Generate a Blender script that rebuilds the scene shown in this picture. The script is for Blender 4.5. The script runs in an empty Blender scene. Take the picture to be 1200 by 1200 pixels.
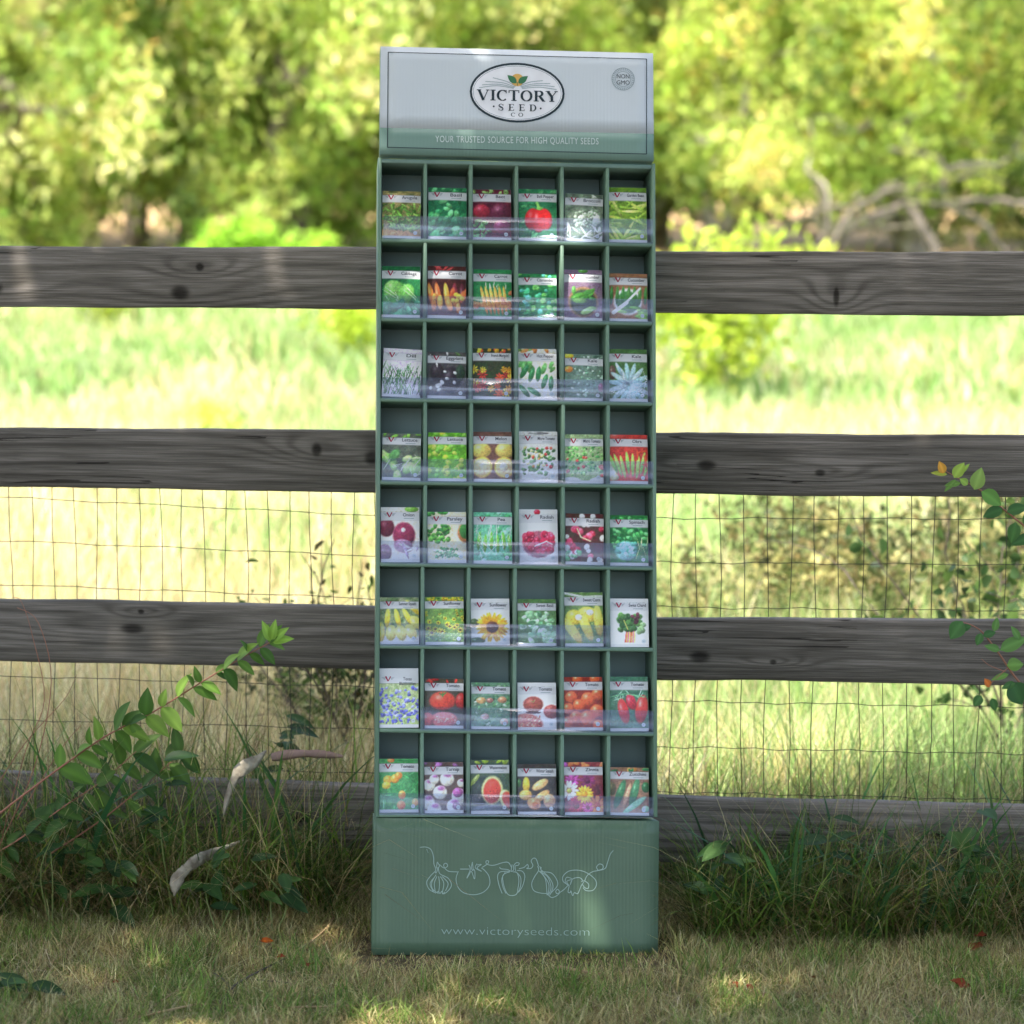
import bpy, math, random
import numpy as np
from mathutils import Vector, Matrix
rng = np.random.default_rng(7)
random.seed(7)
R_ = math.radians
scene = bpy.context.scene
col = scene.collection

# ------------------------------------------------------------------ camera
CAM = Vector((0.0, -4.89, 1.404))
FPX = 1200 * 85 / 36.0
PITCH = math.atan(280 / FPX)
ROLL = 0.008
fw = Vector((0, math.cos(PITCH), -math.sin(PITCH)))
rt0 = Vector((1, 0, 0)); up0 = Vector((0, math.sin(PITCH), math.cos(PITCH)))
RT = rt0 * math.cos(ROLL) + up0 * math.sin(ROLL)
UP = -rt0 * math.sin(ROLL) + up0 * math.cos(ROLL)
cd = bpy.data.cameras.new('camera'); cam = bpy.data.objects.new('camera', cd); col.objects.link(cam)
m = Matrix((RT, UP, -fw)).transposed().to_4x4(); m.translation = CAM
cam.matrix_world = m
cd.lens = 85; cd.sensor_width = 36; cd.sensor_height = 36; cd.sensor_fit = 'HORIZONTAL'
cd.clip_start = 0.05; cd.clip_end = 1500
cd.dof.use_dof = True; cd.dof.focus_distance = 4.98; cd.dof.aperture_fstop = 3.1
scene.camera = cam

# ------------------------------------------------------------------ light
SUN = Vector((-0.20, -0.30, 0.93)).normalized()
w = bpy.data.worlds.new('World'); scene.world = w; w.use_nodes = True
nt = w.node_tree; bg = nt.nodes['Background']
sky = nt.nodes.new('ShaderNodeTexSky'); sky.sky_type = 'NISHITA'; sky.sun_disc = False
sky.sun_elevation = math.asin(SUN.z); sky.sun_rotation = math.atan2(SUN.x, SUN.y)
sky.air_density = 1.0; sky.dust_density = 4.0; sky.ozone_density = 0.6
nt.links.new(sky.outputs[0], bg.inputs[0]); bg.inputs[1].default_value = 0.15
sl = bpy.data.lights.new('sun', 'SUN'); sl.energy = 3.1; sl.angle = R_(0.53); sl.color = (1, 0.94, 0.86)
so = bpy.data.objects.new('sun', sl); col.objects.link(so)
so.rotation_euler = SUN.to_track_quat('Z', 'Y').to_euler(); so.location = (0, 0, 20)
scene.view_settings.view_transform = 'Standard'; scene.view_settings.look = 'None'
scene.view_settings.gamma = 1; scene.view_settings.use_curve_mapping = False
scene.view_settings.exposure = 1.97
scene.cycles.max_bounces = 8; scene.cycles.transparent_max_bounces = 12

# ------------------------------------------------------------------ helpers
def s2l(c):
    c = np.asarray(c, float) / 255.0
    return np.where(c <= 0.04045, c / 12.92, ((c + 0.055) / 1.055) ** 2.4)
def ray(px, py):
    d = fw + RT * ((px - 600) / FPX) + UP * ((600 - py) / FPX)
    return d
def at_y(px, py, Y):
    d = ray(px, py); t = (Y - CAM.y) / d.y
    return CAM + d * t
def on_plane(px, py, p0, n):
    d = ray(px, py); t = (p0 - CAM).dot(n) / d.dot(n)
    return CAM + d * t
def on_ground(px, py, z=0.0):
    d = ray(px, py); t = (z - CAM.z) / d.z
    return CAM + d * t
def tag(o, label=None, cat=None, group=None, kind=None):
    if label: o['label'] = label
    if cat: o['category'] = cat
    if group: o['group'] = group
    if kind: o['kind'] = kind
    return o
def empty(name, loc=(0, 0, 0)):
    o = bpy.data.objects.new(name, None); col.objects.link(o); o.location = loc; o.empty_display_size = .05
    return o
def mesh_from(name, V, F, mat, parent=None, cols=None, smooth=False, mats=None, mi=None, attr=None):
    """V (n,3); F list of index arrays (each (k,3) or (k,4))."""
    me = bpy.data.meshes.new(name)
    V = np.asarray(V, dtype=np.float32).reshape(-1, 3)
    Fs = [np.asarray(f, dtype=np.int32) for f in (F if isinstance(F, (list, tuple)) and len(F) and isinstance(F[0], np.ndarray) else [np.asarray(F)]) if len(f)]
    nl = sum(f.size for f in Fs); npoly = sum(len(f) for f in Fs)
    me.vertices.add(len(V)); me.vertices.foreach_set('co', V.ravel())
    me.loops.add(nl); me.polygons.add(npoly)
    me.loops.foreach_set('vertex_index', np.concatenate([f.ravel() for f in Fs]))
    tot = np.concatenate([np.full(len(f), f.shape[1], np.int32) for f in Fs])
    st = np.concatenate([[0], np.cumsum(tot)[:-1]]).astype(np.int32)
    me.polygons.foreach_set('loop_start', st); me.polygons.foreach_set('loop_total', tot)
    if smooth: me.polygons.foreach_set('use_smooth', np.ones(npoly, bool))
    if mats:
        for mm in mats: me.materials.append(mm)
        me.polygons.foreach_set('material_index', np.asarray(mi, np.int32))
    else: me.materials.append(mat)
    me.update(calc_edges=True); me.validate()
    if cols is not None:
        a = me.color_attributes.new('Col', 'FLOAT_COLOR', 'POINT')
        c4 = np.ones((len(V), 4), np.float32); c4[:, :3] = cols
        a.data.foreach_set('color', c4.ravel())
    if attr is not None:
        a = me.attributes.new('bc', 'FLOAT_VECTOR', 'POINT')
        a.data.foreach_set('vector', np.asarray(attr, np.float32).ravel())
    o = bpy.data.objects.new(name, me); col.objects.link(o)
    if parent: o.parent = parent
    return o
class MB:
    def __init__(s): s.v = []; s.q = []; s.t = []; s.c = []
    def box(s, x0, x1, y0, y1, z0, z1, jit=0):
        b = len(s.v)
        for z in (z0, z1):
            for (x, y) in ((x0, y0), (x1, y0), (x1, y1), (x0, y1)): s.v.append((x, y, z))
        for f in ((0, 3, 2, 1), (4, 5, 6, 7), (0, 1, 5, 4), (1, 2, 6, 5), (2, 3, 7, 6), (3, 0, 4, 7)):
            s.q.append([b + i for i in f])
    def quad(s, a, b, c, d):
        n = len(s.v); s.v += [tuple(a), tuple(b), tuple(c), tuple(d)]; s.q.append([n, n + 1, n + 2, n + 3])
    def tri(s, a, b, c):
        n = len(s.v); s.v += [tuple(a), tuple(b), tuple(c)]; s.t.append([n, n + 1, n + 2])
    def tube(s, pts, rad, n=6, cap=True):
        pts = [Vector(p) for p in pts]; b0 = len(s.v); k = len(pts)
        if not hasattr(rad, '__len__'): rad = [rad] * k
        prev = None
        for i, p in enumerate(pts):
            t = (pts[min(i + 1, k - 1)] - pts[max(i - 1, 0)])
            if t.length < 1e-9: t = Vector((0, 0, 1))
            t.normalize()
            if prev is None:
                a = Vector((0, 0, 1)) if abs(t.z) < .9 else Vector((1, 0, 0))
                u = t.cross(a).normalized()
            else:
                u = (prev - t * prev.dot(t)).normalized()
            prev = u; v = t.cross(u)
            for j in range(n):
                an = 2 * math.pi * j / n
                s.v.append(tuple(p + (u * math.cos(an) + v * math.sin(an)) * rad[i]))
        for i in range(k - 1):
            for j in range(n):
                a = b0 + i * n + j; b = b0 + i * n + (j + 1) % n
                s.q.append([a, b, b + n, a + n])
    def build(s, name, mat, parent=None, smooth=False):
        F = []
        if s.q: F.append(np.array(s.q))
        if s.t: F.append(np.array(s.t))
        return mesh_from(name, np.array(s.v), F, mat, parent, smooth=smooth)
def bevel(o, wd=0.0015, seg=1):
    md = o.modifiers.new('b', 'BEVEL'); md.width = wd; md.segments = seg; md.limit_method = 'ANGLE'
    return o

# ------------------------------------------------------------------ materials
def new_mat(name):
    mt = bpy.data.materials.new(name); mt.use_nodes = True
    return mt, mt.node_tree, mt.node_tree.nodes['Principled BSDF']
def N(nt, typ, **kw):
    n = nt.nodes.new(typ)
    for k, v in kw.items(): setattr(n, k, v)
    return n
def ramp(nt, fac, stops):
    r = nt.nodes.new('ShaderNodeValToRGB'); e = r.color_ramp.elements
    while len(e) < len(stops): e.new(.5)
    for i, (p, c) in enumerate(stops): e[i].position = p; e[i].color = (*c, 1)
    nt.links.new(fac, r.inputs[0]); return r
def math_n(nt, op, a, b=None, c=None):
    n = nt.nodes.new('ShaderNodeMath'); n.operation = op
    for i, x in enumerate((a, b, c)):
        if x is None: continue
        if isinstance(x, (int, float)): n.inputs[i].default_value = x
        else: nt.links.new(x, n.inputs[i])
    return n.outputs[0]
def mat_board(name, colr, rough=.45, var=.06, corr=0.0, spec=.4, emboss=None):
    """printed cardboard: faint mottling, light scuffs, corrugation bump along local x"""
    mt, nt, b = new_mat(name)
    tc = N(nt, 'ShaderNodeTexCoord')
    no = N(nt, 'ShaderNodeTexNoise'); no.inputs['Scale'].default_value = 9; no.inputs['Detail'].default_value = 5
    nt.links.new(tc.outputs['Object'], no.inputs['Vector'])
    c = np.array(colr)
    r = ramp(nt, no.outputs[0], [(.3, tuple(c * (1 - var))), (.7, tuple(np.minimum(c * (1 + var), 1)))])
    nt.links.new(r.outputs[0], b.inputs['Base Color'])
    b.inputs['Specular IOR Level'].default_value = spec
    n2 = N(nt, 'ShaderNodeTexNoise'); n2.inputs['Scale'].default_value = 22; n2.inputs['Detail'].default_value = 6
    nt.links.new(tc.outputs['Object'], n2.inputs['Vector'])
    mr = N(nt, 'ShaderNodeMapRange'); nt.links.new(n2.outputs[0], mr.inputs[0])
    mr.inputs[3].default_value = rough - .1; mr.inputs[4].default_value = rough + .12
    nt.links.new(mr.outputs[0], b.inputs['Roughness'])
    if corr:
        wv = N(nt, 'ShaderNodeTexWave'); wv.inputs['Scale'].default_value = 42; wv.inputs['Distortion'].default_value = .25
        nt.links.new(tc.outputs['Object'], wv.inputs['Vector'])
        n3 = N(nt, 'ShaderNodeTexNoise'); n3.inputs['Scale'].default_value = 3.2
        mp = N(nt, 'ShaderNodeMapping'); mp.inputs['Scale'].default_value = (4, 1, .8)
        nt.links.new(tc.outputs['Object'], mp.inputs[0]); nt.links.new(mp.outputs[0], n3.inputs['Vector'])
        st = math_n(nt, 'POWER', n3.outputs[0], 3.0)
        h = math_n(nt, 'MULTIPLY', wv.outputs[1], st)
        h2 = math_n(nt, 'ADD', h, math_n(nt, 'MULTIPLY', n3.outputs[0], 1.5))
        bp = N(nt, 'ShaderNodeBump'); bp.inputs['Strength'].default_value = corr; bp.inputs['Distance'].default_value = .003
        h2 = math_n(nt, 'ADD', h2, math_n(nt, 'MULTIPLY', n2.outputs[0], .25)); nt.links.new(h2, bp.inputs['Height']); nt.links.new(bp.outputs[0], b.inputs['Normal'])
    return mt
def mat_plain(name, colr, rough=.6, spec=.3):
    mt, nt, b = new_mat(name)
    tc = N(nt, 'ShaderNodeTexCoord'); no = N(nt, 'ShaderNodeTexNoise'); no.inputs['Scale'].default_value = 30
    nt.links.new(tc.outputs['Object'], no.inputs['Vector'])
    c = np.array(colr)
    r = ramp(nt, no.outputs[0], [(.3, tuple(c * .93)), (.7, tuple(np.minimum(c * 1.07, 1)))])
    nt.links.new(r.outputs[0], b.inputs['Base Color'])
    b.inputs['Roughness'].default_value = rough; b.inputs['Specular IOR Level'].default_value = spec
    return mt
def mat_attr(name, rough=.5, spec=.3, trans=0.0, gain=1.0):
    mt, nt, b = new_mat(name)
    at = N(nt, 'ShaderNodeAttribute', attribute_name='Col')
    b.inputs['Roughness'].default_value = rough; b.inputs['Specular IOR Level'].default_value = spec
    nt.links.new(at.outputs[0], b.inputs['Base Color'])
    if trans:
        tr = N(nt, 'ShaderNodeBsdfTranslucent'); mx = N(nt, 'ShaderNodeMixShader'); mx.inputs[0].default_value = trans
        hs = N(nt, 'ShaderNodeHueSaturation'); hs.inputs['Value'].default_value = 1.5; hs.inputs['Saturation'].default_value = .95
        nt.links.new(at.outputs[0], hs.inputs['Color']); nt.links.new(hs.outputs[0], tr.inputs[0])
        out = nt.nodes['Material Output']
        nt.links.new(b.outputs[0], mx.inputs[1]); nt.links.new(tr.outputs[0], mx.inputs[2]); nt.links.new(mx.outputs[0], out.inputs[0])
    return mt
M_leaf = mat_attr('foliage', .5, .25, .38)
M_grass = mat_attr('grass blades', .5, .25, .3)
M_print = mat_attr('printed packet', .32, .5, 0)
M_leafgloss = mat_attr('leaf surface', .55, .25, .25)
def mat_bark(name, a, b_, scale=6):
    mt, nt, b = new_mat(name)
    tc = N(nt, 'ShaderNodeTexCoord'); no = N(nt, 'ShaderNodeTexNoise'); no.inputs['Scale'].default_value = scale; no.inputs['Detail'].default_value = 8
    nt.links.new(tc.outputs['Object'], no.inputs['Vector'])
    r = ramp(nt, no.outputs[0], [(.35, a), (.65, b_)]); nt.links.new(r.outputs[0], b.inputs['Base Color'])
    b.inputs['Roughness'].default_value = .85
    bp = N(nt, 'ShaderNodeBump'); bp.inputs['Strength'].default_value = .6; bp.inputs['Distance'].default_value = .02
    nt.links.new(no.outputs[0], bp.inputs['Height']); nt.links.new(bp.outputs[0], b.inputs['Normal'])
    return mt
M_bark = mat_bark('bark', (.10, .075, .055), (.30, .25, .20))
M_barkpale = mat_bark('pale bark', (.22, .18, .15), (.42, .37, .31))
M_twig = mat_plain('dry twig', (.36, .25, .13), .7)
M_twigred = mat_plain('reddish stem', (.30, .13, .08), .55)
M_twigdark = mat_plain('dark twig', (.09, .07, .055), .7)
M_greenstem = mat_plain('green stem', (.16, .2, .06), .6)

# wood of the rails
def mat_wood(name, knots, seed, dark=1.0, cracks=()):
    mt, nt, b = new_mat(name)
    at = N(nt, 'ShaderNodeAttribute', attribute_name='bc')
    sp = N(nt, 'ShaderNodeSeparateXYZ'); nt.links.new(at.outputs['Vector'], sp.inputs[0])
    x, z, y = sp.outputs[0], sp.outputs[1], sp.outputs[2]
    def noise(sx, sz, scale, detail, off):
        cb = N(nt, 'ShaderNodeCombineXYZ')
        nt.links.new(math_n(nt, 'MULTIPLY_ADD', x, sx, off + seed), cb.inputs[0])
        nt.links.new(math_n(nt, 'MULTIPLY', z, sz), cb.inputs[1]); nt.links.new(math_n(nt, 'MULTIPLY', y, sz), cb.inputs[2])
        n = N(nt, 'ShaderNodeTexNoise'); n.inputs['Scale'].default_value = scale; n.inputs['Detail'].default_value = detail
        nt.links.new(cb.outputs[0], n.inputs['Vector']); return n.outputs[0]
    big = noise(1.3, 9, 1.0, 2, 3.1)
    ph = math_n(nt, 'MULTIPLY', z, 260.0)
    ph = math_n(nt, 'ADD', ph, math_n(nt, 'MULTIPLY', big, 15.0))
    core = None
    for (kx, kz, rx, rz) in knots:
        dx = math_n(nt, 'MULTIPLY', math_n(nt, 'SUBTRACT', x, kx), 1 / rx)
        dz = math_n(nt, 'MULTIPLY', math_n(nt, 'SUBTRACT', z, kz), 1 / rz)
        dxw = math_n(nt, 'MULTIPLY', dx, .11)
        dzw = math_n(nt, 'MULTIPLY', dz, .42)
        dw = math_n(nt, 'ADD', math_n(nt, 'MULTIPLY', dxw, dxw), math_n(nt, 'MULTIPLY', dzw, dzw))
        g = math_n(nt, 'EXPONENT', math_n(nt, 'MULTIPLY', dw, -1.0))
        ph = math_n(nt, 'ADD', ph, math_n(nt, 'MULTIPLY', g, 13.0))
        d2 = math_n(nt, 'ADD', math_n(nt, 'MULTIPLY', dx, dx), math_n(nt, 'MULTIPLY', dz, dz))
        gc = math_n(nt, 'EXPONENT', math_n(nt, 'MULTIPLY', math_n(nt, 'MULTIPLY', d2, d2), -1.3))
        core = gc if core is None else math_n(nt, 'MAXIMUM', core, gc)
    ring = math_n(nt, 'MULTIPLY_ADD', math_n(nt, 'SINE', ph), .5, .5)
    ring = math_n(nt, 'POWER', ring, 2.2)
    ring = math_n(nt, 'MULTIPLY', ring, noise(2, 20, 1.0, 3, 9.0))
    fine = noise(7, 620, 1.0, 6, 17.0)
    mid = noise(2.2, 45, 1.0, 6, 31.0)
    blot = noise(3.0, 8, 1.0, 4, 57.0)
    v = math_n(nt, 'ADD', math_n(nt, 'MULTIPLY', fine, .70), math_n(nt, 'MULTIPLY', mid, .42))
    v = math_n(nt, 'SUBTRACT', v, math_n(nt, 'MULTIPLY', ring, .26))
    v = math_n(nt, 'ADD', v, math_n(nt, 'MULTIPLY', blot, .30))
    if core is not None: v = math_n(nt, 'SUBTRACT', v, math_n(nt, 'MULTIPLY', core, .42))
    # long drying cracks
    ck = noise(1.1, 70, 1.0, 1, 71.0)
    ckm = math_n(nt, 'LESS_THAN', math_n(nt, 'ABSOLUTE', math_n(nt, 'SUBTRACT', ck, .5)), .009)
    ckg = math_n(nt, 'GREATER_THAN', noise(1.6, 5, 1.0, 1, 91.0), .55)
    ckm = math_n(nt, 'MULTIPLY', ckm, ckg)
    v = math_n(nt, 'SUBTRACT', v, math_n(nt, 'MULTIPLY_ADD', ckm, .34, .07))
    d = dark
    r = ramp(nt, v, [(.15, (.024 * d, .0195 * d, .0145 * d)), (.40, (.092 * d, .081 * d, .066 * d)), (.58, (.168 * d, .150 * d, .124 * d)), (.82, (.35 * d, .31 * d, .27 * d))])
    nt.links.new(r.outputs[0], b.inputs['Base Color']); b.inputs['Roughness'].default_value = .8
    b.inputs['Specular IOR Level'].default_value = .25
    bp = N(nt, 'ShaderNodeBump'); bp.inputs['Strength'].default_value = .7; bp.inputs['Distance'].default_value = .003
    nt.links.new(v, bp.inputs['Height']); nt.links.new(bp.outputs[0], b.inputs['Normal'])
    return mt

# ------------------------------------------------------------------ terrain
def sm(t): t = np.clip(t, 0, 1); return t * t * (3 - 2 * t)
def terr(x, y):
    x = np.asarray(x, float); y = np.asarray(y, float)
    z = 0.05 * np.maximum(y - 2, 0) * (y < 26) + (y >= 26) * (1.2 + (y - 26) * .085)
    z = np.where(y > 60, 4.09 + (y - 60) * .03, z)
    amp = sm((y - 1.5) / 6)
    z = z + amp * (.05 * np.sin(x * .9 + 1.3) * np.cos(y * .7) + .03 * np.sin(x * 2.1 + y * 1.7))
    return z
def vnoise(x, y, s, seed=0):
    r = np.random.default_rng(seed); g = r.random((64, 64))
    u = (np.asarray(x) * s) % 64; v = (np.asarray(y) * s) % 64
    i = u.astype(int) % 64; j = v.astype(int) % 64; fu = sm(u - np.floor(u)); fv = sm(v - np.floor(v))
    i2 = (i + 1) % 64; j2 = (j + 1) % 64
    return (g[i, j] * (1 - fu) + g[i2, j] * fu) * (1 - fv) + (g[i, j2] * (1 - fu) + g[i2, j2] * fu) * fv
ys = np.concatenate([np.linspace(-60, -8, 12)[:-1], np.linspace(-8, 40, 121), np.linspace(41, 140, 40), np.linspace(150, 700, 18)])
xs = np.concatenate([-np.linspace(500, 45, 14), np.linspace(-42, 42, 106), np.linspace(45, 500, 14)])
X, Y = np.meshgrid(xs, ys); Z = terr(X, Y)
nx, ny = len(xs), len(ys)
idx = np.arange(nx * ny).reshape(ny, nx)
q = np.stack([idx[:-1, :-1], idx[:-1, 1:], idx[1:, 1:], idx[1:, :-1]], -1).reshape(-1, 4)
mt, nt, b = new_mat('soil and meadow')
tc = N(nt, 'ShaderNodeTexCoord')
def tn(scale, detail=5, dist=0):
    n = N(nt, 'ShaderNodeTexNoise'); n.inputs['Scale'].default_value = scale; n.inputs['Detail'].default_value = detail
    n.inputs['Distortion'].default_value = dist
    nt.links.new(tc.outputs['Object'], n.inputs['Vector']); return n.outputs[0]
r1 = ramp(nt, tn(.35, 6, .5), [(.36, (.20, .27, .14)), (.5, (.28, .32, .18)), (.62, (.37, .34, .23))])
r2 = ramp(nt, tn(14, 8), [(.35, (.07, .055, .035)), (.7, (.17, .135, .08))])
sp = N(nt, 'ShaderNodeSeparateXYZ'); nt.links.new(tc.outputs['Object'], sp.inputs[0])
mr = N(nt, 'ShaderNodeMapRange'); nt.links.new(sp.outputs[1], mr.inputs[0]); mr.inputs[1].default_value = 1.5; mr.inputs[2].default_value = 7.0
mx = N(nt, 'ShaderNodeMixRGB'); nt.links.new(mr.outputs[0], mx.inputs[0]); nt.links.new(r2.outputs[0], mx.inputs[1]); nt.links.new(r1.outputs[0], mx.inputs[2])
mr2 = N(nt, 'ShaderNodeMapRange'); nt.links.new(sp.outputs[1], mr2.inputs[0]); mr2.inputs[1].default_value = 27; mr2.inputs[2].default_value = 33
mx2 = N(nt, 'ShaderNodeMixRGB'); nt.links.new(mr2.outputs[0], mx2.inputs[0]); nt.links.new(mx.outputs[0], mx2.inputs[1]); mx2.inputs[2].default_value = (.50, .34, .17, 1)
nt.links.new(mx2.outputs[0], b.inputs['Base Color']); b.inputs['Roughness'].default_value = .95; b.inputs['Specular IOR Level'].default_value = .1
bp = N(nt, 'ShaderNodeBump'); bp.inputs['Distance'].default_value = .03; bp.inputs['Strength'].default_value = .6
nt.links.new(tn(25, 8), bp.inputs['Height']); nt.links.new(bp.outputs[0], b.inputs['Normal'])
tag(mesh_from('ground', np.stack([X, Y, Z], -1).reshape(-1, 3), [q], mt, smooth=True), kind='structure')

# ------------------------------------------------------------------ blades
def blades(P, h, wd, ang, lean, colr, seg=3, bend=.6, tipcol=None, face=None):
    """P(n,3) roots, returns V, quads, tris, colours"""
    n = len(P); h = np.broadcast_to(h, n); wd = np.broadcast_to(wd, n)
    dx = np.cos(ang); dy = np.sin(ang)
    fa = ang + np.pi / 2 + rng.uniform(-.9, .9, n) if face is None else face
    sx = np.cos(fa); sy = np.sin(fa)
    rows = []
    for k in range(seg + 1):
        t = k / seg
        out = lean * (t * (1 - bend) + bend * t * t) * h
        zz = h * t * np.sqrt(np.maximum(1 - (lean * .55 * t) ** 2, .1))
        cx = P[:, 0] + dx * out; cy = P[:, 1] + dy * out; cz = P[:, 2] + zz
        hw = wd * .5 * (1 - t ** 1.6) if k < seg else wd * 0
        hw = hw * (.75 + .5 * t if t < .5 else 1)
        c = np.stack([cx, cy, cz], -1)
        s = np.stack([sx * hw, sy * hw, hw * 0], -1)
        if k < seg: rows += [c - s, c + s]
        else: rows += [c]
    V = np.stack(rows, 1); nv = V.shape[1]
    base = (np.arange(n) * nv)[:, None]
    qs = [base + np.array([[2 * k, 2 * k + 1, 2 * k + 3, 2 * k + 2]]) for k in range(seg - 1)]
    Q = np.concatenate(qs, 0) if qs else np.zeros((0, 4), int)
    T = base + np.array([[2 * seg - 2, 2 * seg - 1, 2 * seg]])
    C = np.repeat(colr[:, None, :], nv, 1)
    if tipcol is not None:
        tt = np.array([min(1, (i // 2) / seg) for i in range(nv)])[None, :, None]
        C = C * (1 - tt) + tipcol[:, None, :] * tt
    return V.reshape(-1, 3), Q, T, C.reshape(-1, 3)
def join(parts):
    Vs, Qs, Ts, Cs = [], [], [], []; off = 0
    for V, Q, T, C in parts:
        Vs.append(V); Qs.append(Q + off); Ts.append(T + off); Cs.append(C); off += len(V)
    return np.concatenate(Vs), np.concatenate(Qs), np.concatenate(Ts), np.concatenate(Cs)
def pal(n, cols, wts, var=.18):
    c = s2l(np.array(cols))[rng.choice(len(cols), n, p=np.array(wts) / sum(wts))]
    return np.clip(c * (1 + rng.normal(0, var, (n, 1))) * (1 + rng.normal(0, .06, (n, 3))), .004, .9)

# lawn: short mown grass, half straw
n = 150000
x = rng.uniform(-3.2, 3.2, n); y = rng.uniform(-2.6, .75, n)
keep = (np.abs(x) < 1.45) & (y > -.9) | (rng.random(n) < .22)
x, y = x[keep], y[keep]
n2 = 70000
x = np.concatenate([x, rng.uniform(-1.3, 1.3, n2)]); y = np.concatenate([y, rng.uniform(-.62, .5, n2)]); n = len(x)
P = np.stack([x, y, terr(x, y) - .004], -1)
gn = vnoise(x, y, 5, 1) * .6 + vnoise(x, y, 17, 2) * .4
straw = pal(n, [(194, 180, 124), (162, 150, 98), (208, 198, 146), (134, 116, 80)], [4, 4, 2, 2])
green = pal(n, [(112, 130, 58), (132, 146, 68), (88, 108, 46), (148, 158, 82)], [4, 3, 3, 2])
sel = (rng.random(n) < np.clip((gn - .38) * 2.2, .14, .75))[:, None]
c = np.where(sel, green, straw)
h = rng.uniform(.018, .052, n) * (.6 + .8 * vnoise(x, y, 9, 3)) * np.where((np.abs(x - .015) < .33) & (y > -.16) & (y < .1), .38, 1)
parts = [blades(P, h, rng.uniform(.0016, .0034, n), rng.uniform(0, 6.28, n), rng.uniform(.2, 1.3, n), c, seg=2, bend=.5)]
nf = 20000
x = rng.uniform(-1.45, 1.45, nf); y = rng.uniform(-.95, .4, nf); gn2 = vnoise(x, y, 7, 21)
hz = rng.uniform(.02, .06, nf); P = np.stack([x, y, terr(x, y) + rng.uniform(.002, .014, nf)], -1); kk_ = ~((np.abs(x - .015) < .36) & (y > -.16)); P = P[kk_]; hz = hz[kk_]; nf = len(P)
parts.append(blades(P, hz, rng.uniform(.0012, .0026, nf), rng.uniform(0, 6.28, nf), rng.uniform(1.5, 2.6, nf), pal(nf, [(180, 168, 118), (148, 134, 88), (112, 92, 62), (202, 192, 146)], [4, 4, 3, 1.5]), seg=2, bend=.2))
nf = 9000
k = rng.integers(0, 170, nf); cx = rng.uniform(-1.4, 1.4, 170); cy = rng.uniform(-.9, .3, 170)
x = cx[k] + rng.normal(0, .03, nf); y = cy[k] + rng.normal(0, .03, nf); P = np.stack([x, y, terr(x, y)], -1); P = P[~((np.abs(x - .015) < .36) & (y > -.12))]; nf = len(P)
parts.append(blades(P, rng.uniform(.03, .075, nf), rng.uniform(.002, .004, nf), rng.uniform(0, 6.28, nf), rng.uniform(.3, 1.3, nf), pal(nf, [(106, 134, 54), (84, 112, 44), (134, 152, 76)], [3, 3, 2]), seg=3, bend=.6))
tag(mesh_from('lawn_grass', *(lambda v, q, t, cc: (v, [q, t], M_grass, None, cc))(*join(parts))),
    'short half dry mown lawn in front of the fence', 'grass', kind='stuff')

# tall weeds at the foot of the fence
def weeds(n, xr, yr, hr, wr, cols, wts, lean=(.2, 1.0), seg=4, bend=.75, clump=0, thin=None):
    x = rng.uniform(*xr, n); y = rng.uniform(*yr, n)
    if clump:
        cx = rng.uniform(*xr, clump); cy = rng.uniform(*yr, clump); k = rng.integers(0, clump, n)
        x = cx[k] + rng.normal(0, .045, n); y = cy[k] + rng.normal(0, .03, n)
        x = np.clip(x, xr[0], xr[1]); y = np.clip(y, yr[0] - .03, yr[1] + .03)
    hh = rng.uniform(*hr, n) * (.6 + .75 * vnoise(x + 30, y + 9, 2.6, 5))
    P = np.stack([x, y, terr(x, y)], -1)
    a = rng.normal(-math.pi / 2, 1.5, n) if thin is None else thin(n)
    return blades(P, hh, rng.uniform(*wr, n), a, rng.uniform(*lean, n), pal(n, cols, wts), seg=seg, bend=bend)
G = [(84, 110, 42), (62, 86, 34), (104, 132, 50), (130, 150, 62)]
DRY = [(158, 142, 96), (128, 112, 72), (184, 170, 120), (100, 82, 56)]
parts = []
for xr, yr in (((-1.6, -.36), (.24, .46)), ((.40, 1.6), (.10, .40)), ((-1.7, 1.7), (.56, .95)), ((-3.2, -1.6), (.3, .9)), ((1.6, 3.2), (.2, .7))):
    area = (xr[1] - xr[0]) * (yr[1] - yr[0])
    d = area / .28
    hs = 1.0
    if yr[0] > .55: d *= .45
    hs = .62 if xr[0] > .9 or yr[0] > .45 else .85
    parts.append(weeds(int(1700 * d), xr, yr, (.10 * hs, .42 * hs), (.003, .006), G, [4, 4, 3, 1.5], clump=int(60 * d), lean=(.2, 1.5)))
    if yr[0] < .1: parts.append(weeds(int(800 * d), xr, (.12, .46), (.10, .34), (.003, .007), G, [2, 2, 4, 3], lean=(.2, 1.3)))
    parts.append(weeds(int(1500 * d), xr, yr, (.05, .20), (.003, .007), G, [4, 4, 2, 1], lean=(.6, 1.8)))
    parts.append(weeds(int(900 * d), xr, yr, (.14, .42), (.0015, .003), DRY, [4, 4, 3, 2], lean=(.1, 1.6), bend=.5))
    parts.append(weeds(int(2200 * d), xr, yr, (.05, .26), (.0015, .003), DRY, [3, 4, 2, 3], lean=(.8, 2.0), bend=.2))
    if yr[0] > .55: continue
    parts.append(weeds(int((150 if xr[0] > 0 else 90) * d), xr, yr, (.20, .42), (.010, .02), [(58, 96, 50), (72, 112, 54), (44, 80, 46)], [2, 2, 1], lean=(.3, 1.3), seg=6, bend=.9))
parts.append(weeds(2600, (-1.7, -.25), (.50, .95), (.22, .58), (.0014, .0028), DRY, [4, 4, 3, 2], lean=(.1, .9), bend=.5))
parts.append(weeds(500, (-1.7, -.25), (.42, .9), (.2, .5), (.004, .010), G, [3, 3, 3, 2], lean=(.1, 1.0)))
V, Qd, T, C = join(parts)
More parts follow.
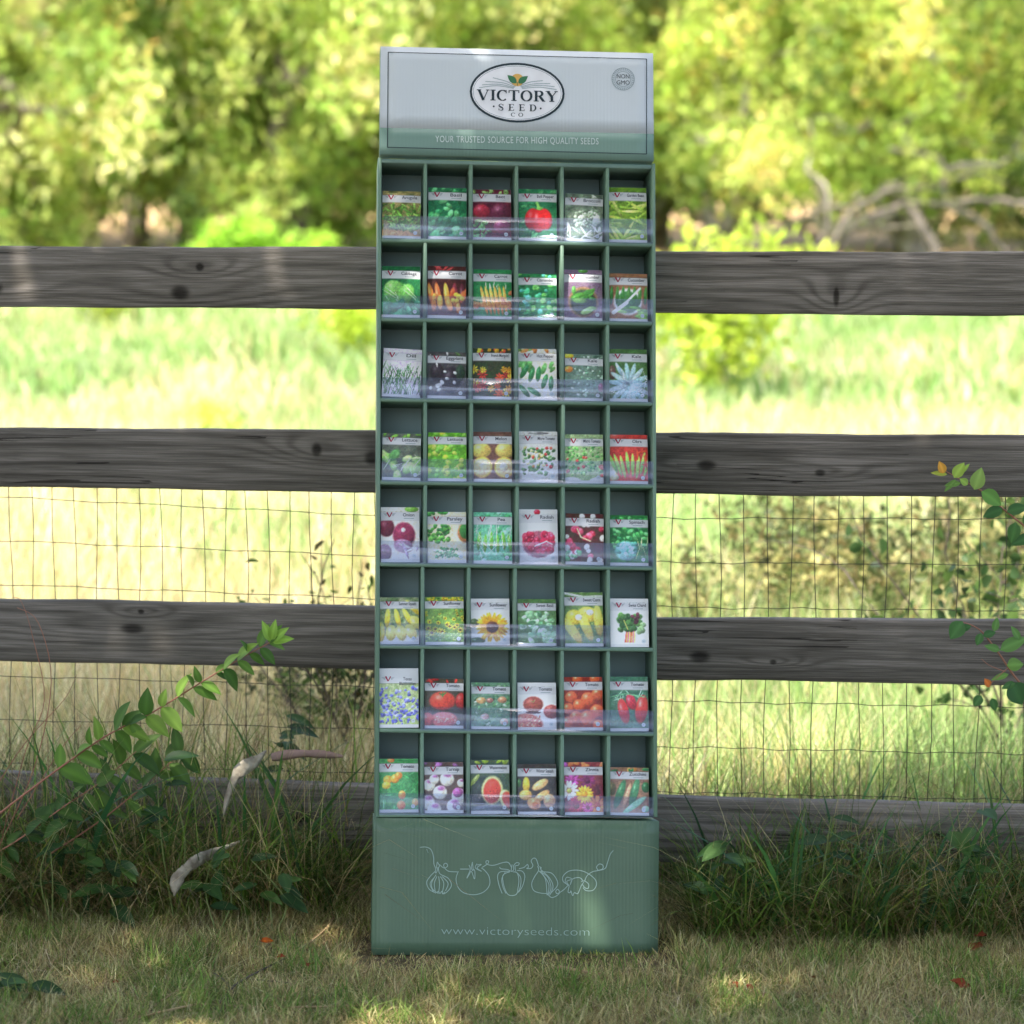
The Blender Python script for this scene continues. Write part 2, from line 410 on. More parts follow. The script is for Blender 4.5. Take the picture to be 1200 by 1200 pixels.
tag(mesh_from('tall_grass', V, [Qd, T], M_grass, None, C), 'rank tangle of green and straw grass growing along the fence foot', 'tall grass', kind='stuff')

# meadow beyond the fence
parts = []
def meadow(n, yr, hr, wr, dens_w, cols_fn, seg=3, lean=(.15, .9)):
    y = rng.uniform(yr[0] ** .5 if yr[0] > 0 else 0, yr[1] ** .5, n) ** 2
    hw = .215 * (y + 4.9) + dens_w
    x = rng.uniform(-1, 1, n) * hw
    P = np.stack([x, y, terr(x, y) - .01], -1)
    c = cols_fn(x, y, n)
    hh = rng.uniform(*hr, n) * (.5 + .9 * vnoise(x + 11, y, 1.1, 8))
    parts.append(blades(P, hh, rng.uniform(*wr, n), rng.uniform(0, 6.28, n), rng.uniform(*lean, n), c, seg=seg, bend=.6))
MG = [(144, 170, 92), (124, 154, 76), (164, 184, 114), (104, 134, 64)]
MS = [(204, 192, 138), (188, 174, 114), (216, 206, 158), (168, 150, 100)]
def cf(x, y, n):
    g = pal(n, MG, [4, 3, 3, 2]); s = pal(n, MS, [4, 3, 3, 1.5])
    nz = vnoise(x + 40, y + 40, .9, 12) * .6 + vnoise(x + 20, y, .33, 13) * .4
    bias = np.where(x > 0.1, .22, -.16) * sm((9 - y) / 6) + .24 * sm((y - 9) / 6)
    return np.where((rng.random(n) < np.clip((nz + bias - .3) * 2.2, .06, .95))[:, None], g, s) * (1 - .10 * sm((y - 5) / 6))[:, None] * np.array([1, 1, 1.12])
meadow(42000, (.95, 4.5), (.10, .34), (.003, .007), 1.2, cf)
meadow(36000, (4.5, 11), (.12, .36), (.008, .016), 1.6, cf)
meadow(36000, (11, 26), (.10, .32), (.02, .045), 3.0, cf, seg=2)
V, Qd, T, C = join(parts)
tag(mesh_from('meadow_grass', V, [Qd, T], M_grass, None, C), 'sunlit pale green and straw meadow grass beyond the fence', 'meadow grass', kind='stuff')

# ------------------------------------------------------------------ fence
FYAW = R_(-4.5)                                  # right end comes nearer
FO = Vector((0, .41, 0)); FX = Vector((math.cos(FYAW), math.sin(FYAW), 0)); FN = Vector((-math.sin(FYAW), math.cos(FYAW), 0))
fence = empty('board_fence', FO)
tag(fence, 'weathered grey four rail board fence with wire mesh running behind the seed stand', 'fence')
fence.rotation_euler = (0, 0, FYAW)
def fpt(px, py):
    p = on_plane(px, py, FO, FN) - FO
    return p.dot(FX), p.z
TH = .036
def rail(corners, knots, seed, ext0=0, ext1=0, x_clip=None, dark=.8):
    """corners: TL, TR, BR, BL pixels; knots in pixels (px,py,rx,ry px)"""
    (x0, zt0), (x1, zt1), (x2, zb1), (x3, zb0) = [fpt(*c) for c in corners]
    xl = (x0 + x3) / 2; xr = (x1 + x2) / 2
    def top(x): return zt0 + (zt1 - zt0) * (x - xl) / (xr - xl)
    def bot(x): return zb0 + (zb1 - zb0) * (x - xl) / (xr - xl)
    XA, XB = xl - ext0, xr + ext1
    if x_clip is not None:
        if ext0 == 0: XA = x_clip
        if ext1 == 0: XB = x_clip
    nseg = 90; X = np.linspace(XA, XB, nseg + 1)
    r = np.random.default_rng(seed)
    def wob(a, f): 
        v = np.zeros(nseg + 1)
        for k in range(5): v += a / (k + 1) * np.sin(X * f * (k + 1) * 1.7 + r.uniform(0, 6.28))
        return v + r.normal(0, a * .22, nseg + 1)
    t = top(X) + wob(.0011, 3); bt = bot(X) + wob(.0011, 3)
    yo = wob(.0012, 1.5); ch = .0035
    prof = []
    for (yy, fz, off) in ((0, 0, 0), (0, 1, 0)): pass
    H = t - bt
    ring = [(ch, bt, 0), (0, bt + ch, 1)]
    rows = [(yo + ch, bt), (yo, bt + ch), (yo, bt + H * .35), (yo, bt + H * .68), (yo, t - ch), (yo + ch, t), (yo * 0 + TH - ch, t), (yo * 0 + TH, t - ch), (yo * 0 + TH, bt + ch), (yo * 0 + TH - ch, bt)]
    V = np.stack([np.stack([X, yy, zz], -1) for yy, zz in rows], 1)   # (nx,10,3)
    A = np.stack([np.stack([X, zz - bt.mean(), yy], -1) for yy, zz in rows], 1)
    k = len(rows); idn = np.arange((nseg + 1) * k).reshape(nseg + 1, k)
    qs = []
    for j in range(k):
        j2 = (j + 1) % k
        qs.append(np.stack([idn[:-1, j], idn[1:, j], idn[1:, j2], idn[:-1, j2]], -1))
    V = V.reshape(-1, 3); A = A.reshape(-1, 3)
    Q = np.concatenate(qs)
    cap = np.array([[*idn[0, [0, 1, 8, 9]][::-1]], [*idn[0, [1, 4, 7, 8]][::-1]], [*idn[0, [4, 5, 6, 7]][::-1]], [*idn[-1, [0, 1, 8, 9]]], [*idn[-1, [1, 4, 7, 8]]], [*idn[-1, [4, 5, 6, 7]]]])
    kk = []
    for (px, py, rx, ry) in knots:
        u, z = fpt(px, py); kk.append((u, z - bt.mean(), rx * .00188, ry * .00188))
    o = mesh_from('rail', V, [np.concatenate([Q, cap])], mat_wood('weathered wood %d' % seed, kk, seed * 3.7, dark), fence, attr=A)
    return o
J0, J1 = -.003, .003      # board ends meet on the post
rail([(0, 288), (440, 290), (440, 363), (0, 359)], [(211, 343, 11, 8.5), (234, 313, 5, 5), (-6, 338, 9, 8)], 1, ext0=2.3, x_clip=J0, dark=.95)
rail([(770, 294), (1200, 295), (1200, 370), (770, 367)], [(980, 348, 3.5, 11)], 2, ext1=2.3, x_clip=J1, dark=.95)
rail([(0, 502.5), (440, 504), (440, 577), (0, 571)], [(371, 527, 6, 8), (436, 537, 9, 8)], 3, ext0=2.3, x_clip=J0, dark=.74)
rail([(770, 508.5), (1200, 510), (1200, 583), (770, 579)], [(828, 545, 11, 6), (961, 554, 6, 4)], 4, ext1=2.3, x_clip=J1, dark=.74)
rail([(0, 703), (440, 712), (440, 785), (0, 775)], [(165, 717, 4, 3), (155, 737, 14, 6)], 5, ext0=2.3, x_clip=J0, dark=.74)
rail([(770, 725), (1200, 728), (1200, 803), (770, 797)], [(906, 776, 4, 3), (820, 770, 12, 7)], 6, ext1=2.3, x_clip=J1, dark=.74)
rail([(0, 905), (440, 922), (440, 996), (0, 979)], [(350, 960, 8, 6)], 7, ext0=2.3, x_clip=J0, dark=.8)
rail([(770, 934), (1200, 946), (1200, 1022), (770, 1010)], [(1100, 980, 8, 6)], 8, ext1=2.3, x_clip=J1, dark=.8)
M_post = mat_wood('post wood', [], 99.0)
for xx in (-2.4, 0, 2.4):
    mb = MB(); ch = .008; z1 = 1.43
    nz = 12
    V = []; A = []
    for i in range(nz + 1):
        z = -.3 + (z1 + .3) * i / nz
        for (px_, py_) in ((-.05, TH + .001), (.05, TH + .001), (.05, TH + .101), (-.05, TH + .101)):
            V.append((xx + px_, py_, z)); A.append((z, px_ + py_, py_))
    Q = [[i * 4 + j, i * 4 + (j + 1) % 4, i * 4 + 4 + (j + 1) % 4, i * 4 + 4 + j] for i in range(nz) for j in range(4)] + [[nz * 4, nz * 4 + 1, nz * 4 + 2, nz * 4 + 3]]
    mesh_from('post', np.array(V), [np.array(Q)], M_post, fence, attr=np.array(A))
# welded wire behind the boards
mb = MB(); wy = TH + .012
r = random.Random(3)
for side in (-1, 1):
    vx = [fpt(px, 800)[0] for px in ([3 + 25.35 * i for i in range(-5, 18)] if side < 0 else [787.5 + 27.95 * i for i in range(0, 20)])]
    vx += [vx[0] - .0505 * i for i in range(1, 30)] if side < 0 else [vx[-1] + .0525 * i for i in range(1, 30)]
    for x in vx:
        if abs(x) < .05: continue
        pts = []; ph = r.uniform(0, 6)
        for k in range(12):
            z = .02 + (1.0 - .02) * k / 11
            pts.append((x + .0035 * math.sin(ph + k * 1.1) + r.uniform(-.001, .001) - .004 * (k / 11) * side, wy + .012 + .012 * math.sin(x * 2 + k * .5), z))
        mb.tube(pts, .0009, 4)
def hwire(px0, py0, px1, py1, e0, e1):
    a = fpt(px0, py0); c = fpt(px1, py1)
    n = 60; xa = a[0] - e0; xb = c[0] + e1; pts = []
    for k in range(n + 1):
        x = xa + (xb - xa) * k / n; z = a[1] + (c[1] - a[1]) * (x - a[0]) / (c[0] - a[0])
        pts.append((x, wy + .0125 + .012 * math.sin(x * 2 + z * 5.5), z + .002 * math.sin(x * 60) + .0015 * math.sin(x * 23 + z * 9)))
    mb.tube(pts, .00085, 4)
for (a, b_) in ((586, 607), (638, 655), (798, 812), (849, 862), (900, 914), (690, 706), (744, 760)): hwire(0, a, 440, b_, 2, .3)
for (a, b_) in ((610, 612), (662, 666), (715, 720), (827, 833), (882, 889), (936, 944), (772, 777)): hwire(770, a, 1200, b_, .3, 2)
mt, nt, b = new_mat('wire'); b.inputs['Base Color'].default_value = (.045, .05, .04, 1); b.inputs['Metallic'].default_value = .4; b.inputs['Roughness'].default_value = .55
nn = N(nt, 'ShaderNodeTexNoise'); nn.inputs['Scale'].default_value = 80; rr = ramp(nt, nn.outputs[0], [(.4, (.012, .016, .012)), (.65, (.035, .025, .018))]); nt.links.new(rr.outputs[0], b.inputs['Base Color'])
mb.build('wire_mesh', mt, fence, smooth=True)

# ------------------------------------------------------------------ display stand
YAW, LEAN, DROLL = R_(4.49), R_(9.21), R_(.45)
ex = Vector((math.cos(YAW), math.sin(YAW), 0)); nyv = Vector((-math.sin(YAW), math.cos(YAW), 0)); zz = Vector((0, 0, 1))
ev = zz * math.cos(LEAN) + nyv * math.sin(LEAN); ew = nyv * math.cos(LEAN) - zz * math.sin(LEAN)
ex2 = ex * math.cos(DROLL) - ev * math.sin(DROLL); ev2 = ev * math.cos(DROLL) + ex * math.sin(DROLL)
DM = Matrix((ex2, ew, ev2)).transposed().to_4x4(); DO = Vector((.015, -.002, .0)); DM.translation = DO
stand = empty('seed_display_stand'); stand.matrix_world = DM
tag(stand, 'tall green cardboard seed rack with pale header, leaning back on the board fence', 'display stand')
def dpt(px, py, wd=0.0):
    p = on_plane(px, py, DO + ew * wd, ew) - DO
    return p.dot(ex2), p.dot(ev2)
GREEN = (.086, .146, .088); GDK = (.075, .145, .110); PALE = (.64, .70, .735)
M_base = mat_board('green print board', GREEN, .40, .07, .5)
M_tray = mat_board('green tray board', (.145, .24, .165), .45, .05)
M_in = mat_board('tray inside', (.19, .25, .24), .38, .05, spec=.6)
M_back = mat_board('grey green back board with painted sky light', (.36, .48, .46), .4, .05, spec=.6)  # colour raised in place of the sky light that cannot get in
M_pale = mat_board('pale header board', PALE, .4, .02, .28)
M_band = mat_board('header band green', (.19, .31, .255), .42, .03, .22)
M_edge = mat_board('board edge', (.19, .29, .24), .7, .25)
M_ink = mat_plain('dark ink', (.018, .038, .05), .5)
M_white = mat_plain('white ink', (.62, .70, .68), .5)
M_cream = mat_plain('white oval', (.86, .87, .90), .42)
M_faint = mat_plain('pale line ink', (.30, .42, .36), .5)
M_grey = mat_plain('grey ink', (.25, .33, .36), .5)
M_gold = mat_plain('gold ink', (.75, .45, .12), .5)
M_lgreen = mat_plain('leaf green ink', (.05, .20, .09), .5)
M_lineg = mat_plain('field line ink', (.36, .44, .46), .5)
M_red = mat_plain('crimson ink', (.42, .02, .07), .45)
M_text = mat_plain('grey text ink', (.10, .10, .13), .5)

DEP = .135
def grid_panel(name, corners, y0, y1, mat, parent, nx=14, nz=14, warp=.0008, seed=0):
    """front panel slab with a subdivided gently uneven front; corners BL,BR,TR,TL in (u,v)"""
    r = np.random.default_rng(seed)
    BL, BR, TR, TL = [np.array(c) for c in corners]
    V = []; 
    for j in range(nz + 1):
        for i in range(nx + 1):
            s, t = i / nx, j / nz
            p = (BL * (1 - s) + BR * s) * (1 - t) + (TL * (1 - s) + TR * s) * t
            edge = min(s, 1 - s, t, 1 - t) * 6
            V.append((p[0], y0 + warp * min(1, edge) * (math.sin(s * 9 + seed) * math.cos(t * 5 + seed * 2)) , p[1]))
    idn = np.arange(len(V)).reshape(nz + 1, nx + 1)
    Q = [list(x) for x in np.stack([idn[:-1, :-1], idn[:-1, 1:], idn[1:, 1:], idn[1:, :-1]], -1).reshape(-1, 4)]
    loop = [*idn[0, :], *idn[1:, -1], *idn[-1, :-1][::-1], *idn[1:-1, 0][::-1]]
    nb = len(V)
    for k in loop: V.append((V[k][0], y1, V[k][2]))
    m_ = len(loop)
    for a in range(m_):
        b2 = (a + 1) % m_; Q.append([loop[b2], loop[a], nb + a, nb + b2])
    cx = len(V); V.append(((BL + TR)[0] / 2, y1, (BL + TR)[1] / 2))
    T = [[nb + (a + 1) % m_, nb + a, cx] for a in range(m_)]
    return mesh_from(name, np.array(V), [np.array(Q), np.array(T)], mat, parent, smooth=False)
# base box
bBL, bBR = dpt(435.5, 1119), dpt(771, 1121); bTL, bTR = dpt(438.5, 958.5), dpt(772.4, 962.3)
base = grid_panel('base', [bBL, bBR, bTR, bTL], 0, .16, M_base, stand, 16, 10, .0007, 1)
# faint lines of the vegetables on the base
def smooth_path(pts, n=6):
    P = [np.array(p, float) for p in pts]; out = []
    if len(P) < 3: return P
    for i in range(len(P) - 1):
        p0 = P[max(i - 1, 0)]; p1 = P[i]; p2 = P[i + 1]; p3 = P[min(i + 2, len(P) - 1)]
        for k in range(n):
            t = k / n
            out.append(.5 * ((2 * p1) + (-p0 + p2) * t + (2 * p0 - 5 * p1 + 4 * p2 - p3) * t * t + (-p0 + 3 * p1 - 3 * p2 + p3) * t ** 3))
    out.append(P[-1]); return out
def ribbon(mb, pts, wd, yv, closed=False):
    """flat ribbon in the x-z plane at depth yv with small thickness"""
    P = [np.array(p, float) for p in pts]; k = len(P)
    if not hasattr(wd, '__len__'): wd = [wd] * k
    b0 = len(mb.v)
    for i in range(k):
        a = P[(i - 1) % k if closed else max(i - 1, 0)]; c = P[(i + 1) % k if closed else min(i + 1, k - 1)]
        t = c - a; L = math.hypot(*t) or 1; nrm = np.array([-t[1], t[0]]) / L * wd[i] / 2
        for s in (1, -1): mb.v.append((P[i][0] + s * nrm[0], yv, P[i][1] + s * nrm[1]))
    for i in range(k if closed else k - 1):
        a = b0 + 2 * i; c = b0 + 2 * ((i + 1) % k)
        mb.q.append([a, a + 1, c + 1, c])
def disc(mb, cx, cz, rx, rz, yv, n=40):
    b0 = len(mb.v); mb.v.append((cx, yv, cz))
    for i in range(n):
        a = 2 * math.pi * i / n; mb.v.append((cx + rx * math.cos(a), yv, cz + rz * math.sin(a)))
    for i in range(n): mb.t.append([b0, b0 + 1 + i, b0 + 1 + (i + 1) % n])
def zc(pts):   # zoom coords (490..730 x 980..1060, scale 5) -> display uv
    return [dpt(490 + x / 5, 980 + y / 5) for x, y in pts]
VEG = [
 [(10,65),(45,63),(75,78),(90,120),(92,160),(103,190),(100,205)], [(50,75),(58,98),(52,80)],
 [(100,205),(70,235),(50,270),(65,310),(105,333)], [(118,185),(128,220),(175,245),(195,285),(175,320),(150,338)], [(118,185),(105,215),(100,205)],
 [(105,225),(80,270),(85,310),(120,335)], [(110,235),(95,275),(100,325)], [(120,235),(125,280),(120,330)], [(130,235),(150,275),(140,335)], [(140,235),(175,275),(160,320)], [(90,245),(70,280),(90,325)],
 [(110,330),(118,322),(128,335),(138,322),(145,338),(155,325)],
 [(112,150),(125,175),(108,185),(112,150)], [(125,165),(150,185),(172,175),(165,158),(150,165),(155,185),(180,205),(230,208)],
 [(235,205),(222,250),(235,300),(270,332),(330,342),(385,325),(418,285),(415,235),(390,200),(370,185)], [(245,192),(300,192)],
 [(318,150),(312,185),(322,200),(318,150)], [(298,168),(305,195),(285,245),(300,222),(312,205),(330,250),(332,205),(322,190)], [(345,160),(335,185),(372,205),(345,185),(370,165),(345,168)],
 [(375,182),(408,160),(412,145),(398,145),(402,162),(440,170),(500,153),(530,155),(548,185)],
 [(478,180),(485,190),(525,195),(540,205)], [(540,205),(505,205),(475,212),(465,240),(475,290),(492,335)], [(510,210),(490,250),(498,300),(515,335)], [(535,210),(515,215),(495,235),(505,300),(530,343),(570,343),(585,320)],
 [(555,208),(580,215),(590,260),(582,320)], [(580,200),(610,205),(625,235),(612,290),(590,325)], [(575,210),(600,240),(600,290),(585,330)],
 [(550,165),(545,205),(560,195),(558,175),(575,155),(592,158),(585,170),(568,175),(572,205)],
 [(590,190),(620,182),(640,165),(645,182),(635,188),(660,188),(672,170),(662,145),(675,128),(692,135),(705,175)],
 [(700,175),(705,200),(680,240),(665,280),(678,318),(720,333),(755,335)], [(712,175),(730,220),(765,280),(760,345)], [(705,200),(745,250),(755,345)], [(720,180),(725,205),(780,215),(812,255),(815,290),(780,330),(770,345)], [(725,200),(770,245),(790,295),(770,345)], [(715,205),(760,240),(778,300),(765,340)],
 [(755,335),(780,358),(808,350),(828,330),(818,310),(806,322),(815,335),(850,315),(880,285)],
 [(880,285),(850,265),(848,235),(880,205),(930,198),(980,210),(1030,245),(1045,280),(1025,315),(985,318),(965,300)],
 [(905,250),(870,240),(862,270),(885,290),(870,265),(900,255),(890,285),(905,250),(945,242),(965,262),(955,245)], [(885,290),(878,325),(890,330),(895,320),(905,348),(915,330),(935,335),(955,290),(970,268)], [(955,265),(975,262),(998,280),(995,305),(975,300),(962,280)],
 [(975,262),(990,230),(1020,208),(1055,200),(1080,190),(1082,170),(1062,162),(1045,180),(1055,200)], [(1055,200),(1095,188),(1110,150),(1125,105),(1143,83)],
]
mb = MB()
for i, st in enumerate(VEG): ribbon(mb, [tuple(p) for p in smooth_path(zc(st))], .0016, -.0009 - .00002 * i)
mb.build('line_drawing', M_faint, base)
def text_mesh(name, body, size, mat, parent, loc, rot=(R_(90), 0, 0), align='CENTER', sx=1.0, offset=0.0, space=1.0, width=None, height=None, tilt=0.0):
    cu = bpy.data.curves.new(name, 'FONT'); cu.body = body; cu.size = size; cu.align_x = align; cu.offset = offset; cu.space_character = space
    cu.resolution_u = 3
    t = bpy.data.objects.new('tmp', cu); col.objects.link(t)
    me = bpy.data.meshes.new_from_object(t.evaluated_get(bpy.context.evaluated_depsgraph_get()))
    bpy.data.objects.remove(t)
    me.name = name; me.materials.clear(); me.materials.append(mat)
    n = len(me.vertices); co = np.zeros(n * 3, np.float32); me.vertices.foreach_get('co', co); co = co.reshape(-1, 3)
    mn, mx_ = co.min(0), co.max(0)
    if width: co[:, 0] = (co[:, 0] - (mn[0] + mx_[0]) / 2) * width / (mx_[0] - mn[0])
    if height: co[:, 1] = (co[:, 1] - mn[1]) * height / (mx_[1] - mn[1])
    me.vertices.foreach_set('co', co.ravel()); me.update()
    o = bpy.data.objects.new(name, me); col.objects.link(o)
    if parent: o.parent = parent
    o.location = loc; o.rotation_euler = (R_(90), tilt, 0); 
    return o
l = dpt(517, 1098); r2_ = dpt(690.5, 1099.5)
text_mesh('web_address', 'www.victoryseeds.com', .02, M_white if False else M_faint, base, ((l[0] + r2_[0]) / 2, -.0012, (l[1] + r2_[1]) / 2), width=r2_[0] - l[0], height=.0215, offset=-.0004,
          tilt=-math.atan2(r2_[1] - l[1], r2_[0] - l[0]))

# tray: side panels, back, shelves, dividers
def bandline(yl, yr, xl, xr):    # v as a function of u through two pixels
    a = dpt(xl, yl); c = dpt(xr, yr)
    return lambda u: a[1] + (c[1] - a[1]) * (u - a[0]) / (c[0] - a[0])
SH = [(284 - 0, 0)]
shelf_px = [(188, 195.5), (280.8, 286.8), (373.8, 379.2), (468, 473.3), (565, 569.8), (661, 666), (757.5, 761.5), (855.8, 860.5), (955.5, 959.8)]
shf = [bandline(a, b_, 445, 767) for a, b_ in shelf_px]
def edges(py):   # left/right tray edges (u) at pixel row py
    t = (py - 184) / (957 - 184)
    l = dpt(443 + (439.8 - 443) * t, py); r = dpt(767.8 + (770.5 - 767.8) * t, py + 5)
    return l, r
eT = edges(184.5); eB = edges(957)
vB = max(bTL[1], bTR[1]) + .001
ul0, ur0 = eB[0][0], eB[1][0]; ul1, ur1 = eT[0][0], eT[1][0]
vTl, vTr = eT[0][1], dpt(767.8, 191.7)[1]
WT = .0075
def prism(name, pts4, y0, y1, mat, parent):
    """quad in (u,v) extruded in depth"""
    mb = MB(); b0 = 0
    for y in (y0, y1):
        for (u, v) in pts4: mb.v.append((u, y, v))
    mb.q += [[0, 1, 2, 3], [7, 6, 5, 4]] + [[(i + 1) % 4, i, 4 + i, 4 + (i + 1) % 4] for i in range(4)]
    o = mb.build(name, mat, parent); return o
bevel(prism('side_panel', [(ul0, vB), (ul0 + WT, vB), (ul1 + WT, vTl), (ul1, vTl)], 0, DEP, M_tray, stand), .001)
bevel(prism('side_panel', [(ur0 - WT, vB), (ur0, vB), (ur1, vTr), (ur1 - WT, vTr)], 0, DEP, M_tray, stand), .001)
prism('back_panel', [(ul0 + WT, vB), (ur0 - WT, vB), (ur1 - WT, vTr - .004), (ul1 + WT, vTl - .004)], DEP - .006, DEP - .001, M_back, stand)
def uedge(v, side):
    if side < 0: return ul0 + (ul1 - ul0) * (v - vB) / (vTl - vB) + WT
    return ur0 + (ur1 - ur0) * (v - vB) / (vTr - vB) - WT
ht = .0042
rows_v = []
for k, f in enumerate(shf):
    vl = f(ul0); a = uedge(vl, -1); c = uedge(f(ur0), 1)
    va, vc = f(a), f(c)
    pts = [(a, va - ht), (c, vc - ht), (c, vc + ht), (a, va + ht)]
    if k == 8: pts = [(a, vB + .0005), (c, vB + .0005), (c, vc + ht), (a, va + ht)]
    o = prism('shelf', pts, .0006 if k else .001, DEP - .006, M_tray if k else M_edge, stand); bevel(o, .0008)
    rows_v.append(f)
div_top = [498.5, 552, 605.3, 659, 712]
div_bot = [495.6, 549.8, 604.2, 659, 713.3]
divu = []
jit = [0, .2, .2, .1, .1, -1.0, -1.2, -.9]
for rI in range(8):
    py = 235 + 96.3 * rI; t = rI / 7; row = []
    for j in range(5):
        px = div_top[j] * (1 - t) + div_bot[j] * t + (jit[rI] * (1 if j < 3 else -.1)) + (1.1 if rI in (3, 4) else 0) * (1 if j < 4 else .4)
        u = dpt(px, py)[0]
        f0, f1 = rows_v[rI + 1], rows_v[rI]
        d = random.uniform(-.0006, .0006); hw = .0036
        pts = [(u - hw, f0(u) + ht), (u + hw, f0(u) + ht), (u + d + hw, f1(u) - ht), (u + d - hw, f1(u) - ht)]
        bevel(prism('divider', pts, .0012, DEP - .006, M_tray, stand), .0008)
        row.append(u)
    divu.append(row)
# clear lips
mt, nt, b = new_mat('clear plastic'); nt.nodes.remove(b)
tr = N(nt, 'ShaderNodeBsdfTransparent'); tr.inputs[0].default_value = (.93, .95, 1, 1)
df = N(nt, 'ShaderNodeBsdfDiffuse'); df.inputs[0].default_value = (.46, .49, .68, 1)
gl = N(nt, 'ShaderNodeBsdfGlossy'); gl.inputs['Roughness'].default_value = .12; gl.inputs[0].default_value = (.9, .92, 1, 1)
m1 = N(nt, 'ShaderNodeMixShader'); m2 = N(nt, 'ShaderNodeMixShader')
tc = N(nt, 'ShaderNodeTexCoord'); no = N(nt, 'ShaderNodeTexNoise'); no.inputs['Scale'].default_value = 5; nt.links.new(tc.outputs['Object'], no.inputs['Vector'])
mr = N(nt, 'ShaderNodeMapRange'); nt.links.new(no.outputs[0], mr.inputs[0]); mr.inputs[3].default_value = .035; mr.inputs[4].default_value = .115
nt.links.new(mr.outputs[0], m1.inputs[0]); m2.inputs[0].default_value = .05
nt.links.new(tr.outputs[0], m1.inputs[1]); nt.links.new(df.outputs[0], m1.inputs[2]); nt.links.new(m1.outputs[0], m2.inputs[1]); nt.links.new(gl.outputs[0], m2.inputs[2])
nt.links.new(m2.outputs[0], nt.nodes['Material Output'].inputs[0]); M_clear = mt
lip_top = [(253, 257), (346, 351), (442, 446), (537, 541), (633.5, 637), (730, 733.5), (827, 833), (929, 934)]
for k in range(8):
    f = bandline(lip_top[k][0], lip_top[k][1], 445, 767); g = rows_v[k + 1]
    a, c = ul0 + WT + .001, ur0 - WT - .001
    if k == 5: c = divu[5][4] + .004
    if k == 6: a = divu[6][0] - .004
    y = -.0022
    prism('clear_lip', [(a, g(a) + ht * .3), (c, g(c) + ht * .3), (c, f(c)), (a, f(a))], y, y + .0006, M_clear, stand)

# header
HD = -.004
hBL, hBR, hTR, hTL = dpt(444.6, 181.5), dpt(766.0, 189.5), dpt(765.3, 62.7), dpt(445.6, 54.6)
gL, gR = dpt(444.9, 150.2), dpt(765.8, 157.4)
header = empty('header'); header.parent = stand
def lerp2(a, b_, t): return (a[0] + (b_[0] - a[0]) * t, a[1] + (b_[1] - a[1]) * t)
o = prism('header_box', [hBL, hBR, hTR, hTL], HD, .036, M_edge, header); bevel(o, .0015)
grid_panel('pale_face', [gL, gR, (hTR[0] - .0008, hTR[1] - .0008), (hTL[0] + .0008, hTL[1] - .0008)], HD - .0012, HD - .0003, M_pale, header, 14, 6, .0003, 3)
grid_panel('green_band', [(hBL[0] + .0008, hBL[1] + .0008), (hBR[0] - .0008, hBR[1] + .0008), gR, gL], HD - .0012, HD - .0003, M_band, header, 14, 3, .0002, 4)
LY = HD - .0021
mb = MB()
c4 = [dpt(454.8, 62), dpt(757.3, 70), dpt(757.3, 181.2), dpt(453.9, 173.3)]
for i in range(4):
    a, c = c4[i], c4[(i + 1) % 4]; ribbon(mb, [a, c], .0017, LY - .00002 * i)
mb.build('border_line', M_ink, header)
ec = dpt(605.9, 109.4); sc_ = abs(dpt(700, 110)[0] - dpt(600, 110)[0]) / 100
til = math.atan2(hTR[1] - hTL[1], hTR[0] - hTL[0])
logo = empty('oval_emblem'); logo.parent = header; logo.location = (ec[0], 0, ec[1]); logo.rotation_euler = (0, -til, 0)
K = sc_ / 3.4286      # metres per zoom pixel (zoom1), centre (603,238)
def L_(x, y): return ((x - 603) * K, (238 - y) * K)
mb = MB(); disc(mb, 0, 0, 190 * K, 121 * K, LY); mb.build('oval_rim', M_ink, logo)
mb = MB(); disc(mb, 0, 0, 181 * K, 112 * K, LY - .0002); mb.build('oval_face', M_cream, logo)
mb = MB(); ribbon(mb, [(176 * K * math.cos(a), 107.5 * K * math.sin(a)) for a in np.linspace(0, 2 * math.pi, 60)[:-1]], 1.8 * K, LY - .0004, True); mb.build('oval_inner_line', M_grey, logo)
# field lines and sprout
mb = MB()
for i, st in enumerate([[(505,180),(560,194),(596,212)], [(475,196),(545,200),(594,216)], [(462,210),(530,206),(590,218)], [(450,222),(520,212),(588,221)],
           [(705,187),(655,194),(614,210)], [(735,198),(665,202),(616,214)], [(752,210),(680,207),(620,217)], [(760,222),(690,214),(622,221)]]):
    ribbon(mb, [tuple(p) for p in smooth_path([L_(*p) for p in st])], [(.9 + 2.2 * min(1, 1)) * K] * (2 * 6 + 1), LY - .0005 - .00002 * i)
mb.build('field_lines', M_lineg, logo)
mb = MB(); disc(mb, L_(603, 187)[0], L_(603, 187)[1], 26 * K, 25 * K, LY - .0008, 24); mb.build('gold_sun', M_gold, logo)
mb = MB()
def poly_leaf(mb, tip, root, wd, y):
    tip = np.array(tip); root = np.array(root); d = tip - root; nn = np.array([-d[1], d[0]]) / np.hypot(*d)
    P = [(root + d * t + nn * 0, wd * math.sin(math.pi * t ** .8) * 2) for t in np.linspace(0, 1, 9)]
    ribbon(mb, [p for p, _ in P], [max(w_, .0001) for _, w_ in P], y)
poly_leaf(mb, L_(563, 168), L_(600, 200), 13 * K, LY - .001); poly_leaf(mb, L_(645, 170), L_(607, 200), 13 * K, LY - .00102)
ribbon(mb, [L_(603, 196), L_(603, 210)], 3 * K, LY - .00104); mb.build('sprout', M_lgreen, logo)
